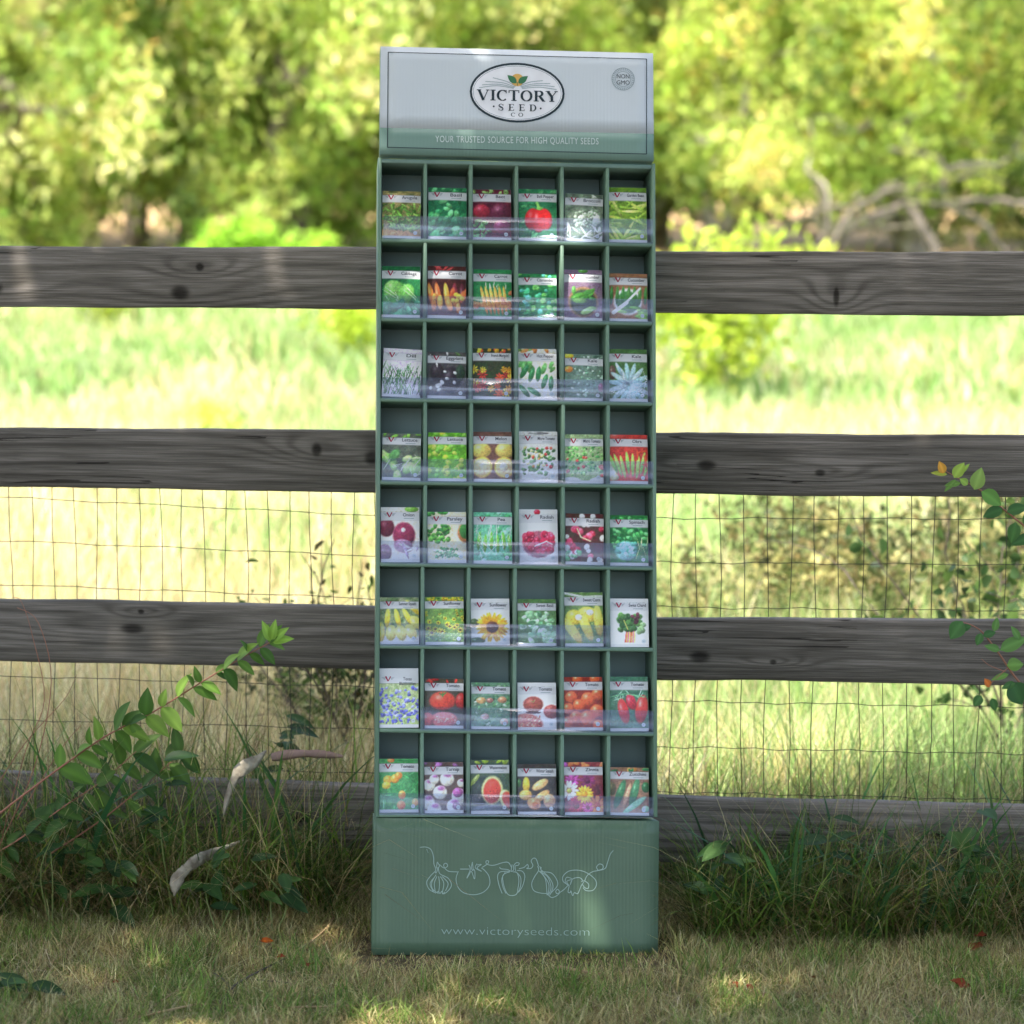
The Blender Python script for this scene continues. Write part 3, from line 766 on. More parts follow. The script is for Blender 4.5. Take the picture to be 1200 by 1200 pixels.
# serif lettering
def glyph(ch):
    """strokes: (points, widths) in a unit-height box; returns list, advance"""
    S = []; TH_, TN, SF = .21, .07, .07
    def ln(a, b_, w_): S.append(([a, b_], [w_, w_]))
    def serif(x, y, w_=.30): S.append(([(x - w_ / 2, y), (x + w_ / 2, y)], [SF, SF]))
    def arc(cx, cy, rx, ry, a0, a1, n=16):
        P = []; W = []
        for i in range(n + 1):
            a = R_(a0 + (a1 - a0) * i / n); P.append((cx + rx * math.cos(a), cy + ry * math.sin(a))); W.append(TN + (TH_ - TN) * abs(math.cos(a)) ** 1.3)
        S.append((P, W))
    e = SF / 2
    if ch == 'V': ln((.13, 1 - e), (.47, .02), TH_); ln((.80, 1 - e), (.47, .02), TN); serif(.13, 1 - e, .34); serif(.80, 1 - e, .26); adv = .95
    elif ch == 'I': ln((.2, e), (.2, 1 - e), TH_); serif(.2, e, .40); serif(.2, 1 - e, .40); adv = .42
    elif ch == 'T': ln((.42, e), (.42, 1 - e), TH_); serif(.42, e, .40); ln((.04, 1 - e), (.80, 1 - e), SF); ln((.045, 1), (.045, .74), SF); ln((.795, 1), (.795, .74), SF); adv = .86
    elif ch == 'E': ln((.2, e), (.2, 1 - e), TH_); ln((.03, e), (.68, e), SF); ln((.03, 1 - e), (.66, 1 - e), SF); ln((.28, .52), (.55, .52), SF); ln((.665, 0), (.665, .25), SF); ln((.645, 1), (.645, .77), SF); ln((.54, .62), (.54, .42), .05); adv = .76
    elif ch == 'O': arc(.47, .5, .36, .475, 0, 360, 32); adv = .96
    elif ch == 'C': arc(.47, .5, .36, .475, 48, 312, 26); ln((.74, 1), (.74, .70), SF); adv = .86
    elif ch == 'D': ln((.2, e), (.2, 1 - e), TH_); ln((.03, e), (.4, e), SF); ln((.03, 1 - e), (.4, 1 - e), SF); arc(.38, .5, .38, .47, -90, 90); adv = .92
    elif ch == 'R': ln((.2, e), (.2, 1 - e), TH_); serif(.2, e, .38); ln((.03, 1 - e), (.42, 1 - e), SF); ln((.28, .50), (.45, .50), SF); arc(.42, .74, .24, .23, -90, 90); ln((.46, .5), (.76, .04), TH_ * .95); serif(.80, e, .20); adv = .92
    elif ch == 'Y': ln((.12, 1 - e), (.43, .45), TH_); ln((.76, 1 - e), (.43, .45), TN); ln((.43, .5), (.43, e), TH_); serif(.43, e, .38); serif(.12, 1 - e, .34); serif(.76, 1 - e, .26); adv = .88
    elif ch == 'S':
        P = smooth_path([(.60, .76), (.50, .93), (.32, .96), (.15, .84), (.16, .66), (.36, .52), (.56, .38), (.58, .18), (.42, .04), (.22, .06), (.10, .24)], 4)
        W = [TN + (TH_ - TN) * max(0, 1 - abs(i / (len(P) - 1) - .5) * 2.8) for i in range(len(P))]; S.append(([tuple(p) for p in P], W))
        ln((.61, .98), (.61, .70), .055); ln((.09, .02), (.09, .30), .055); adv = .72
    return S, adv
def serif_text(mb, txt, x0, x1, y0, y1, yd, gap=.06, bold=1.0):
    """fit txt between x0..x1 with bottom y0, top y1 (metres)"""
    tot = sum(glyph(c)[1] for c in txt) + gap * (len(txt) - 1); sx = (x1 - x0) / tot; sy = y1 - y0; x = x0; k = 0
    for c in txt:
        S, adv = glyph(c)
        for P, W in S:
            ribbon(mb, [(x + p[0] * sx, y0 + p[1] * sy) for p in P], [w_ * min(sx, sy) * bold for w_ in W], yd - .00001 * k); k += 1
        x += (adv + gap) * sx
a = L_(443, 272); c = L_(765, 229)
mb = MB(); serif_text(mb, 'VICTORY', a[0], c[0], a[1], c[1], LY - .0012, .05, 1.12)
a = L_(526, 312); c = L_(682, 285); serif_text(mb, 'SEED', a[0], c[0], a[1], c[1], LY - .0012, .5)
a = L_(577, 335); c = L_(628, 320); serif_text(mb, 'CO', a[0], c[0], a[1], c[1], LY - .0012, .5)
disc(mb, *L_(509, 296), 4 * K, 4 * K, LY - .0012, 8); disc(mb, *L_(697, 300), 4 * K, 4 * K, LY - .0012, 8)
mb.build('emblem_lettering', M_ink, logo)
l = dpt(510, 168.7); r2_ = dpt(701, 171.5)
text_mesh('tagline', 'YOUR TRUSTED SOURCE FOR HIGH QUALITY SEEDS', .02, M_white, header, ((l[0] + r2_[0]) / 2, LY - .0003, (l[1] + r2_[1]) / 2), width=r2_[0] - l[0], height=.0165, tilt=-math.atan2(r2_[1] - l[1], r2_[0] - l[0]), space=1.1)
sc = dpt(729.8, 93.4)
mb = MB(); rr_ = 13.2 * sc_
for i in range(34):
    a = 2 * math.pi * i / 34; a2 = a + .11
    for rad in (.80, .95):
        ribbon(mb, [(sc[0] + rr_ * rad * math.cos(t), sc[1] + rr_ * rad * math.sin(t)) for t in (a, (a + a2) / 2, a2)], rr_ * .035, LY)
    ribbon(mb, [(sc[0] + rr_ * .83 * math.cos(a + .03), sc[1] + rr_ * .83 * math.sin(a + .03)), (sc[0] + rr_ * .92 * math.cos(a + .03), sc[1] + rr_ * .92 * math.sin(a + .03))], rr_ * .05, LY - .0001)
ribbon(mb, [(sc[0] + rr_ * math.cos(a), sc[1] + rr_ * math.sin(a)) for a in np.linspace(0, 2 * math.pi, 41)[:-1]], rr_ * .04, LY, True)
ribbon(mb, [(sc[0] + rr_ * .68 * math.cos(a), sc[1] + rr_ * .68 * math.sin(a)) for a in np.linspace(0, 2 * math.pi, 41)[:-1]], rr_ * .04, LY, True)
seal = mb.build('round_seal', M_grey, header)
text_mesh('seal_lettering', 'NON', .01, M_ink, seal, (sc[0], LY - .0002, sc[1] + .0012), width=rr_ * 1.12, height=rr_ * .38)
text_mesh('seal_lettering', 'GMO', .01, M_ink, seal, (sc[0], LY - .0002, sc[1] - rr_ * .50), width=rr_ * 1.15, height=rr_ * .38)
# ------------------------------------------------------------------ seed packets
GW, GH = 60, 82
gx, gy = np.meshgrid(np.linspace(0, 1, GW), np.linspace(0, 1.33, GH))     # y in packet widths
class Art:
    def __init__(s, seed, c1, c2, sc=9):
        s.r = np.random.default_rng(seed)
        n = vnoise(gx + seed, gy, sc, seed)[..., None] * .65 + s.r.random((GH, GW, 1)) * .35
        s.im = np.array(c1) / 255. * (1 - n) + np.array(c2) / 255. * n
    def blob(s, cx, cy, rx, ry, ang, c, hl=.25, dk=.35, soft=.18):
        ca, sa = math.cos(R_(ang)), math.sin(R_(ang))
        dx = gx - cx; dy = gy - cy
        u = (dx * ca + dy * sa) / rx; v = (-dx * sa + dy * ca) / ry
        d = np.sqrt(u * u + v * v); mk = np.clip((1 - d) / soft, 0, 1)[..., None]
        R0 = min(rx, ry); lit = (-dx * .5 - dy * .8) / max(rx, ry)
        sh = (1 + dk * np.clip(lit, -1, 1) - dk * .35 * d ** 3)[..., None]
        g = np.exp(-((u + .3) ** 2 + (v + .35) ** 2) / .06)[..., None] * hl
        cc = np.clip(np.array(c) / 255. * sh + g, 0, 1)
        s.im = s.im * (1 - mk) + cc * mk; return s
    def sc(s, n, rx, ry, cols, x=(0, 1), y=(.0, 1.33), ang=(0, 180), hl=.1, dk=.45, soft=.3):
        for i in range(n):
            c = np.array(cols[s.r.integers(len(cols))]) * s.r.uniform(.8, 1.15)
            k = s.r.uniform(.75, 1.25)
            s.blob(s.r.uniform(*x), s.r.uniform(*y), rx * k, ry * k, s.r.uniform(*ang), np.clip(c, 0, 255), hl, dk, soft)
        return s
    def line(s, pts, wd, c):
        for (x0, y0), (x1, y1) in zip(pts[:-1], pts[1:]):
            vx, vy = x1 - x0, y1 - y0; t = np.clip(((gx - x0) * vx + (gy - y0) * vy) / (vx * vx + vy * vy + 1e-9), 0, 1)
            d = np.hypot(gx - x0 - t * vx, gy - y0 - t * vy); mk = np.clip((wd - d) / .012 + .5, 0, 1)[..., None]
            s.im = s.im * (1 - mk) + np.array(c) / 255. * mk
        return s
    def flower(s, cx, cy, r, n, pc, cc, rc=.35, ry=.28):
        for k in range(n):
            a = 360 * k / n + s.r.uniform(-8, 8); s.blob(cx + r * .62 * math.cos(R_(a)), cy + r * .62 * math.sin(R_(a)), r * .42, r * ry * .6, a, np.array(pc) * s.r.uniform(.82, 1.1), .05, .3, .3)
        return s.blob(cx, cy, r * rc, r * rc, 0, cc, .05, .3)
W3 = (236, 236, 238)
def A_arugula(): return Art(1, (50, 70, 30), (180, 150, 90)).sc(60, .13, .03, [(96, 150, 50), (130, 180, 70), (70, 120, 40)], y=(.35, .95)).blob(.5, 1.3, .8, .2, 8, (190, 140, 90), 0).sc(24, .1, .03, [(110, 160, 60)], y=(.95, 1.1))
def A_basil(): return Art(2, (18, 80, 50), (40, 130, 80)).sc(46, .12, .075, [(60, 160, 90), (40, 130, 75), (90, 185, 110)], hl=.12)
def A_beet(): return Art(3, (60, 16, 34), (110, 30, 50)).sc(16, .1, .05, [(60, 120, 50), (90, 150, 60)], x=(0, .35)).blob(.22, .58, .24, .2, 0, (150, 30, 50)).blob(.72, .6, .28, .25, 0, (88, 30, 52)).blob(.75, .98, .24, .2, 0, (128, 34, 74)).sc(18, .09, .03, [(80, 150, 70)], x=(0, .45), y=(.95, 1.3)).sc(14, .08, .03, [(120, 160, 80)], y=(0, .13))
def A_bell(): return Art(4, (20, 90, 55), (50, 140, 85)).sc(26, .12, .05, [(30, 110, 60), (80, 170, 100)]).blob(.36, .78, .22, .30, 8, (200, 22, 26), .2).blob(.68, .78, .22, .30, -8, (206, 24, 26), .25).blob(.52, .82, .2, .32, 0, (196, 20, 24), .3).blob(.55, .5, .09, .05, 0, (110, 180, 70)).line([(.54, .5), (.48, .36)], .035, (120, 190, 80))
def A_broccoli(): return Art(5, (60, 74, 60), (130, 150, 122)).sc(20, .14, .05, [(170, 186, 160), (110, 134, 104)]).sc(70, .045, .04, [(168, 190, 158), (140, 166, 130), (190, 206, 178)], x=(.25, .9), y=(.5, .95)).sc(16, .2, .02, [(206, 216, 200)], y=(.95, 1.3)).blob(.82, .75, .1, .2, 20, (190, 210, 190), .1)
def A_gbean(): return Art(6, (70, 110, 30), (110, 150, 40)).sc(34, .34, .04, [(160, 200, 60), (190, 216, 90), (140, 184, 50)], y=(.25, 1.3), ang=(-60, 60), hl=.1)
def A_cabbage(): return Art(7, (16, 80, 44), (34, 110, 60)).blob(.4, .8, .4, .42, 20, (70, 150, 60), .1).blob(.3, .6, .27, .25, 0, (110, 180, 80), .15).blob(.62, .72, .22, .3, 30, (96, 168, 70), .1).sc(8, .25, .008, [(170, 210, 150)], y=(.5, 1.1), ang=(30, 70)).sc(12, .2, .1, [(40, 110, 80), (60, 134, 90)], y=(1.0, 1.3))
def A_carrot1():
    a = Art(8, (50, 24, 26), (90, 40, 36))
    for i, (x, c) in enumerate([(.1, (226, 110, 40)), (.28, (206, 96, 44)), (.5, (236, 150, 50)), (.72, (120, 40, 50)), (.9, (90, 34, 48))]): a.blob(x, .78, .08, .38, -14 + i * 3, c)
    return a.sc(9, .07, .17, [(232, 120, 40), (240, 160, 60), (214, 84, 40)], y=(.5, 1.2), ang=(-20, 20)).sc(7, .07, .06, [(240, 176, 50)], x=(.55, .9), y=(.7, .9)).sc(6, .2, .04, [(190, 60, 60)], y=(0, .12))
def A_carrot2():
    a = Art(9, (20, 100, 50), (50, 140, 80)).sc(18, .1, .08, [(220, 120, 60)], y=(.9, 1.0), x=(0, 1))
    for i in range(6): a.blob(.28 + i * .11, .84, .05, .42, -14 + i * 1.5, (238, 138 + 6 * (i % 3), 50), .2)
    return a.sc(8, .01, .1, [(210, 230, 170)], x=(.25, .9), y=(.4, .5), ang=(-20, 10)).sc(6, .08, .05, [(226, 120, 70)], x=(.75, 1), y=(.6, .95))
def A_coriander(): return Art(10, (20, 90, 50), (50, 140, 80)).sc(60, .085, .07, [(60, 190, 120), (110, 210, 90), (70, 180, 150), (40, 140, 70)], hl=.18)
def A_cuc1(): return Art(11, (96, 74, 96), (130, 108, 130)).blob(.5, .85, .42, .42, 0, (170, 120, 60), 0, .2).blob(.5, .85, .38, .38, 0, (54, 66, 50), 0).sc(9, .18, .07, [(70, 140, 50), (110, 170, 60), (50, 110, 44)], x=(.25, .8), y=(.55, 1.1), ang=(-60, 20)).blob(.6, 1.08, .2, .08, -20, (130, 180, 90)).blob(.25, .55, .06, .12, 0, (80, 150, 60)).blob(.5, .03, .14, .06, 0, (80, 150, 60))
def A_cuc2():
    a = Art(12, (120, 80, 50), (150, 100, 70)).blob(.48, .8, .4, .4, 0, (226, 232, 236), 0, .1).blob(.48, .8, .34, .34, 0, (60, 110, 60), 0)
    for i in range(7): a.blob(.05 + i * .15, .62, .05, .28, 4, (54 + 8 * (i % 2), 120, 50), .15)
    a.sc(9, .2, .05, [(120, 180, 70), (90, 150, 60)], y=(.95, 1.25), ang=(-20, 20)).line([(.10, 1.1), (.45, .82)], .05, (214, 214, 204)); return a.line([(.45, .8), (.8, .42)], .03, (200, 214, 220))
def A_dill(): return Art(13, (214, 200, 226), (190, 170, 206)).sc(110, .2, .012, [(60, 110, 60), (90, 140, 80), (46, 92, 54)], y=(.5, 1.3), ang=(60, 120), hl=0)
def A_eggplant(): return Art(14, (44, 44, 50), (90, 86, 84)).blob(.25, .6, .2, .3, 0, (46, 38, 44), .12).blob(.6, .8, .3, .4, 10, (36, 28, 36), .2).blob(.85, .6, .14, .25, 0, (40, 60, 44), .05).sc(9, .05, .07, [(190, 196, 196)], y=(.55, 1.1), hl=0).sc(8, .12, .03, [(90, 130, 70), (190, 190, 186)], y=(0, .45))
def A_marigold():
    a = Art(15, (40, 70, 36), (60, 50, 40))
    for i in range(20):
        c = [(240, 150, 30), (226, 80, 30), (246, 190, 40), (190, 44, 40)][i % 4]; a.flower(a.r.random(), a.r.uniform(.4, 1.25), a.r.uniform(.09, .15), 8, c, np.array(c) * .75)
    return a.sc(12, .06, .05, [(240, 170, 40), (220, 70, 40)], y=(0, .12))
def A_hotpep():
    a = Art(16, (226, 206, 170), (240, 226, 200)).sc(10, .14, .06, [(90, 160, 80)], y=(.36, .55))
    for i, (x, y, g) in enumerate([(.15, .6, 30), (.34, .68, 18), (.52, .66, 8), (.68, .85, 20), (.85, .9, 4), (.15, 1.1, -40), (.4, 1.12, -60)]): a.blob(x, y, .075, .22, g, (46, 120, 66), .2)
    return a.sc(8, .1, .05, [(120, 160, 80), (220, 120, 60)], y=(0, .1))
def A_kale1(): return Art(17, (70, 96, 80), (110, 136, 120)).sc(90, .05, .03, [(140, 176, 150), (90, 130, 104), (170, 200, 180), (60, 96, 76)]).blob(.1, .45, .12, .1, 0, (230, 130, 50)).blob(.95, .95, .08, .14, 0, (130, 60, 90)).blob(.1, .06, .14, .08, 0, (236, 190, 40))
def A_kale2():
    a = Art(18, (50, 90, 44), (80, 120, 60)).blob(.08, .6, .1, .2, 0, (100, 70, 60))
    for i in range(15): g = -170 + i * 24; a.blob(.52 + .3 * math.cos(R_(g)), .92 + .3 * math.sin(R_(g)), .3, .07, g, (130 + 8 * (i % 3), 170, 176), .1)
    return a.sc(10, .28, .006, [(206, 222, 220)], y=(.7, 1.2)).blob(.25, .52, .05, .2, -25, (150, 190, 206))
def A_lettuce1(): return Art(19, (60, 70, 60), (110, 116, 100)).sc(14, .2, .12, [(130, 196, 80), (160, 216, 110), (100, 176, 90)], y=(.55, 1.25), hl=.15).sc(14, .18, .01, [(206, 236, 180)], y=(.6, 1.2)).sc(5, .12, .05, [(120, 190, 60)], y=(0, .12))
def A_lettuce2(): return Art(20, (60, 130, 30), (120, 190, 40)).sc(60, .09, .07, [(160, 220, 40), (200, 236, 70), (90, 170, 40), (120, 200, 60)], hl=.15)
def A_melon(): return Art(21, (90, 60, 50), (120, 80, 70)).blob(.2, .5, .28, .22, 0, (216, 184, 80)).blob(.82, .5, .28, .22, 0, (206, 176, 80)).blob(.22, .95, .29, .3, 20, (240, 196, 70), 0, .1).blob(.22, .95, .24, .25, 20, (244, 190, 130), 0, .1).blob(.26, .95, .12, .12, 20, (236, 210, 150), 0).blob(.8, .95, .29, .3, -20, (236, 190, 70), 0, .1).blob(.8, .95, .24, .25, -20, (242, 180, 120), 0, .1).blob(.78, .95, .12, .13, 0, (240, 216, 170), 0)
def A_micro1(): return Art(22, (214, 210, 200), (190, 186, 176)).sc(60, .06, .04, [(60, 110, 60), (90, 140, 80)], x=(.1, .9), y=(.45, 1.15)).sc(22, .045, .045, [(214, 50, 46), (230, 110, 60), (236, 210, 120)], x=(.15, .85), y=(.42, .95), hl=.3).blob(.5, .05, .3, .04, 0, (120, 120, 120))
def A_micro2(): return Art(23, (110, 140, 90), (160, 180, 130)).sc(80, .06, .035, [(80, 160, 70), (130, 190, 100), (60, 130, 60)], y=(.35, 1.1)).sc(12, .05, .05, [(224, 50, 44), (230, 90, 80)], y=(.55, 1.2), hl=.3).blob(.15, 1.28, .3, .12, 0, (236, 236, 236), 0).blob(.9, 1.28, .3, .12, 0, (236, 236, 236), 0)
def A_okra():
    a = Art(24, (170, 40, 36), (206, 60, 50)).sc(6, .12, .1, [(226, 214, 160)], x=(0, .2), y=(.8, 1.2))
    for i in range(8): a.blob(.08 + i * .13, .78 + .05 * (i % 3), .05, .34, -24 + i * 6, (130 + 10 * (i % 3), 200, 70), .15)
    return a.sc(5, .2, .03, [(220, 60, 30)], x=(.7, 1), y=(.45, .8)).blob(.2, .04, .25, .08, 0, (214, 70, 60))
def A_onion(): return Art(25, (220, 206, 190), (236, 226, 210)).blob(.15, .5, .22, .25, 0, (110, 30, 50)).blob(.6, .68, .32, .34, 0, (130, 34, 66), .1).blob(.58, .56, .06, .06, 0, (230, 200, 200), 0).blob(.1, 1.1, .2, .22, 0, (120, 80, 110)).blob(.58, .95, .28, .18, 10, (150, 110, 140), .1).sc(8, .16, .03, [(170, 140, 190), (236, 230, 236)], x=(.6, 1), y=(.9, 1.2)).blob(.8, .05, .2, .08, 0, (110, 170, 60))
def A_parsley(): return Art(26, (226, 196, 150), (236, 214, 176)).sc(46, .07, .05, [(60, 140, 50), (90, 170, 60), (40, 110, 46)], x=(0, .55), y=(.35, .8)).blob(.98, .55, .22, .28, 0, (190, 110, 60), 0).blob(.98, .5, .17, .22, 0, (60, 130, 60), 0).sc(46, .05, .025, [(60, 130, 80), (80, 150, 90)], x=(.2, .85), y=(.95, 1.2)).line([(.15, 1.05), (.85, 1.2)], .01, (90, 150, 90)).sc(8, .1, .06, [(60, 140, 60)], x=(0, .5), y=(0, .1))
def A_pea():
    a = Art(27, (60, 150, 110), (120, 200, 160)).sc(22, .1, .08, [(130, 210, 170), (60, 150, 90)])
    for i in range(6): a.blob(.14 + i * .16, .75 + .07 * (i % 2), .055, .26, 6 - i * 3, (96, 176, 50), .25)
    return a.sc(16, .3, .008, [(214, 240, 220)], ang=(40, 140), y=(.4, 1.2))
def A_radish1(): return Art(28, W3, (246, 246, 248)).blob(.5, .85, .47, .36, 0, (150, 70, 90), 0).sc(34, .1, .1, [(206, 34, 70), (226, 60, 90), (186, 24, 56)], x=(.12, .88), y=(.6, 1.05), hl=.3).line([(.4, .9), (.7, .78), (.85, .85)], .012, (240, 220, 220)).blob(.47, .07, .09, .08, 0, (206, 34, 60), .3).blob(.55, .5, .04, .06, 0, (236, 206, 180))
def A_radish2(): return Art(29, (90, 24, 34), (60, 60, 40)).sc(16, .11, .1, [(206, 40, 70), (226, 70, 100)], y=(.3, 1.2), hl=.2).sc(16, .09, .08, [(244, 240, 236), (240, 226, 230)], y=(.05, 1.25), hl=.1).line([(.3, .4), (.4, .62), (.65, .72)], .014, (206, 200, 150)).sc(7, .08, .06, [(70, 150, 90)], x=(0, .4), y=(.9, 1.2))
def A_spinach(): return Art(30, (20, 90, 40), (50, 130, 60)).sc(50, .1, .05, [(60, 160, 70), (90, 190, 100), (30, 120, 60)], y=(.0, .85), hl=.15).blob(.42, .95, .32, .28, 0, (110, 190, 180), .1).sc(20, .08, .05, [(80, 180, 150), (150, 220, 210)], x=(.2, .65), y=(.75, 1.1)).sc(8, .2, .01, [(180, 214, 120)], x=(.7, 1), y=(.7, 1.2), ang=(70, 110))
def A_ssquash():
    a = Art(31, (40, 80, 36), (180, 180, 140)).blob(.5, 1.3, .8, .25, 0, (226, 220, 200), 0)
    for (x, y, g) in ((.24, .8, 4), (.5, .8, -12), (.76, .76, -26), (.9, .5, -40)): a.blob(x - .05, y - .2, .075, .3, g, (240, 206, 50), .2).blob(x + .04, y + .22, .15, .24, g, (240, 214, 80), .25)
    return a.blob(.03, 1.0, .1, .3, 0, (236, 200, 60))
def A_sunfl1():
    a = Art(32, (80, 120, 50), (110, 150, 60)).sc(60, .05, .03, [(70, 120, 44), (130, 160, 60)])
    for i in range(26): a.flower(a.r.random(), .38 + (i / 26) * .65, .03 + .07 * (i / 26), 8, (244, 200, 30), (80, 50, 20), .42)
    return a.sc(30, .05, .03, [(236, 190, 30), (206, 150, 30)], y=(0, .14)).sc(36, .05, .02, [(100, 140, 80), (150, 180, 110)], y=(1.0, 1.25))
def A_sunfl2(): return Art(33, (224, 224, 220), (236, 236, 236)).blob(.08, .7, .14, .14, 0, (70, 90, 50)).blob(.15, 1.2, .24, .1, 0, (60, 90, 60)).flower(.55, .82, .44, 26, (240, 170, 30), (110, 60, 30), .45, .2).flower(.55, .82, .34, 20, (236, 150, 20), (84, 52, 40), .52, .2)
def A_sbasil(): return Art(34, (60, 100, 50), (90, 130, 70)).sc(46, .12, .07, [(130, 190, 130), (170, 216, 170), (80, 140, 90)], x=(.1, .95), y=(.4, 1.25), hl=.15)
def A_corn():
    a = Art(35, (60, 100, 50), (120, 150, 80)).blob(.25, .62, .24, .2, 10, (226, 190, 50)).blob(.62, .55, .3, .2, 10, (230, 196, 60))
    for (x, y, g) in ((.2, .95, -38), (.55, .85, -24), (.88, .7, -6)): a.blob(x, y, .13, .42, g, (236, 204, 70), .1)
    a.blob(.36, .62, .1, .08, 0, (240, 236, 220)).blob(.66, .5, .1, .08, 0, (240, 236, 220)).sc(40, .015, .012, [(250, 226, 110), (206, 166, 40)], y=(.5, 1.2)).line([(0, .02), (.5, .12), (1, .1)], .03, (200, 226, 190)); return a
def A_chard():
    a = Art(36, (226, 228, 232), (234, 236, 240))
    for i in range(8): a.line([(.38 + i * .035, 1.2), (.42 + i * .03, .85)], .016, [(226, 60, 60), (240, 150, 60), (214, 90, 130), (236, 190, 90)][i % 4])
    return a.sc(34, .11, .08, [(60, 110, 44), (80, 136, 54), (44, 90, 40)], x=(.22, .78), y=(.48, .88)).sc(6, .07, .06, [(90, 40, 50)], x=(.55, .72), y=(.42, .65)).sc(6, .1, .08, [(130, 170, 110)], x=(.72, .88), y=(.68, .95)).line([(.45, .85), (.35, .6)], .01, (200, 190, 80))
def A_bluebonnet():
    a = Art(37, (130, 160, 90), (170, 180, 130))
    a.sc(60, .03, .012, [(110, 150, 60), (160, 180, 80)], y=(.7, 1.3)).sc(90, .035, .05, [(84, 90, 190), (110, 116, 214), (70, 74, 170), (150, 156, 230)], y=(.42, 1.1), ang=(60, 120)).sc(24, .03, .05, [(76, 80, 190)], y=(1.0, 1.25)).sc(14, .012, .012, [(240, 240, 250)], y=(.45, 1)); return a
def A_tom1(): return Art(38, (50, 50, 40), (80, 70, 50)).blob(.94, .6, .16, .24, 0, (190, 40, 34)).blob(.46, .6, .37, .27, 0, (224, 54, 30), .3).line([(.38, .4), (.46, .46), (.54, .38)], .018, (60, 120, 44)).line([(.46, .38), (.46, .48)], .018, (60, 120, 44)).blob(.5, 1.1, .38, .22, 0, (226, 90, 90), .05).blob(.06, 1.1, .2, .2, 0, (214, 70, 70)).sc(24, .03, .02, [(240, 150, 130)], x=(.25, .8), y=(1.0, 1.2)).sc(5, .1, .04, [(190, 40, 34), (60, 120, 50)], y=(0, .1))
def A_tom2(): return Art(39, (70, 110, 80), (110, 150, 120)).sc(40, .07, .03, [(90, 150, 90), (160, 190, 160), (60, 110, 70)]).blob(.25, .52, .14, .1, 0, (206, 150, 90), .3).blob(.8, .5, .13, .1, 0, (180, 120, 80), .3).blob(.48, .52, .1, .08, 0, (150, 96, 80), .3).blob(.35, .98, .12, .09, 0, (200, 150, 140), .2).blob(.85, 1.12, .12, .1, 0, (206, 150, 130), .2)
def A_tom3(): return Art(40, (230, 228, 228), (240, 240, 240)).blob(.4, .62, .29, .25, 0, (150, 66, 54), .15).line([(.34, .52), (.4, .56), (.44, .5)], .012, (150, 140, 80)).blob(.88, .82, .24, .22, 0, (156, 70, 64), .15).blob(.28, 1.12, .42, .26, 15, (200, 100, 84), 0).sc(30, .05, .025, [(226, 140, 110), (180, 70, 60), (230, 160, 120)], x=(0, .6), y=(.95, 1.25)).blob(.4, .85, .22, .04, 0, (80, 50, 50), 0)
def A_tom4():
    a = Art(41, (120, 30, 20), (150, 40, 24))
    for (x, y, r) in ((.18, .5, .17), (.62, .55, .2), (.88, .42, .18), (.38, .7, .17), (.1, .78, .16), (.85, .85, .2), (.3, 1.0, .18), (.6, 1.02, .22), (.08, 1.12, .16), (.88, 1.2, .16), (.35, .06, .14), (.8, .05, .14)): a.blob(x, y, r, r * .9, 0, (232, 82, 36), .35)
    return a
def A_tom5(): return Art(42, (40, 90, 66), (80, 130, 100)).sc(12, .16, .015, [(140, 200, 160)], y=(.35, .6)).blob(.35, .85, .15, .34, -14, (214, 44, 44), .3).blob(.82, .8, .18, .38, 10, (220, 50, 44), .35).blob(.55, .62, .14, .22, -20, (200, 44, 60), .25).line([(0, .5), (.4, .42), (.9, .5)], .014, (100, 170, 120))
def A_tom6(): return Art(43, (40, 120, 60), (80, 160, 90)).sc(26, .14, .02, [(90, 190, 110), (60, 150, 80)]).blob(.22, .52, .13, .11, 0, (240, 160, 40), .3).blob(.4, .5, .12, .12, 0, (240, 150, 40), .3).blob(.18, .66, .12, .1, 0, (240, 190, 50), .3).blob(.5, .42, .1, .1, 0, (236, 130, 40), .2).blob(.58, .9, .1, .12, 0, (240, 140, 60), .2).blob(.56, 1.15, .12, .12, 0, (236, 120, 70), .2).blob(.92, 1.08, .09, .1, 0, (240, 150, 70), .2).blob(.3, .04, .1, .06, 0, (236, 120, 60))
def A_turnip():
    a = Art(44, (70, 50, 50), (100, 80, 70))
    for (x, y, r) in ((.12, .6, .17), (.58, .45, .2), (.08, 1.05, .2), (.4, .8, .2), (.25, 1.25, .2), (.9, .9, .22), (.75, 1.15, .2), (.25, .45, .14), (.95, .55, .12)):
        a.blob(x, y, r, r, 0, (236, 226, 206), .1).blob(x + .02, y - r * .55, r * .75, r * .45, 0, (160, 90, 150), .1, soft=.6)
    return a.blob(.85, .8, .14, .14, 0, (170, 80, 150), .15).blob(.82, 1.15, .12, .1, 0, (120, 80, 120)).sc(5, .1, .05, [(150, 90, 150)], y=(0, .1))
def A_wmelon(): return Art(45, (50, 70, 70), (80, 100, 60)).blob(.25, .8, .25, .4, 10, (36, 50, 46), .1).blob(.55, .75, .30, .38, 6, (226, 216, 130), 0, .1).blob(.55, .77, .25, .34, 6, (214, 56, 40), .05).sc(14, .01, .018, [(50, 20, 20)], x=(.42, .7), y=(.6, 1.0)).blob(.95, 1.0, .2, .3, -30, (222, 210, 130), 0).blob(.98, 1.0, .17, .26, -30, (210, 60, 44), 0).blob(.5, 1.22, .5, .12, 0, (80, 90, 100), 0).sc(6, .12, .05, [(140, 170, 50)], y=(0, .1)).blob(.1, .5, .06, .2, 40, (150, 170, 70))
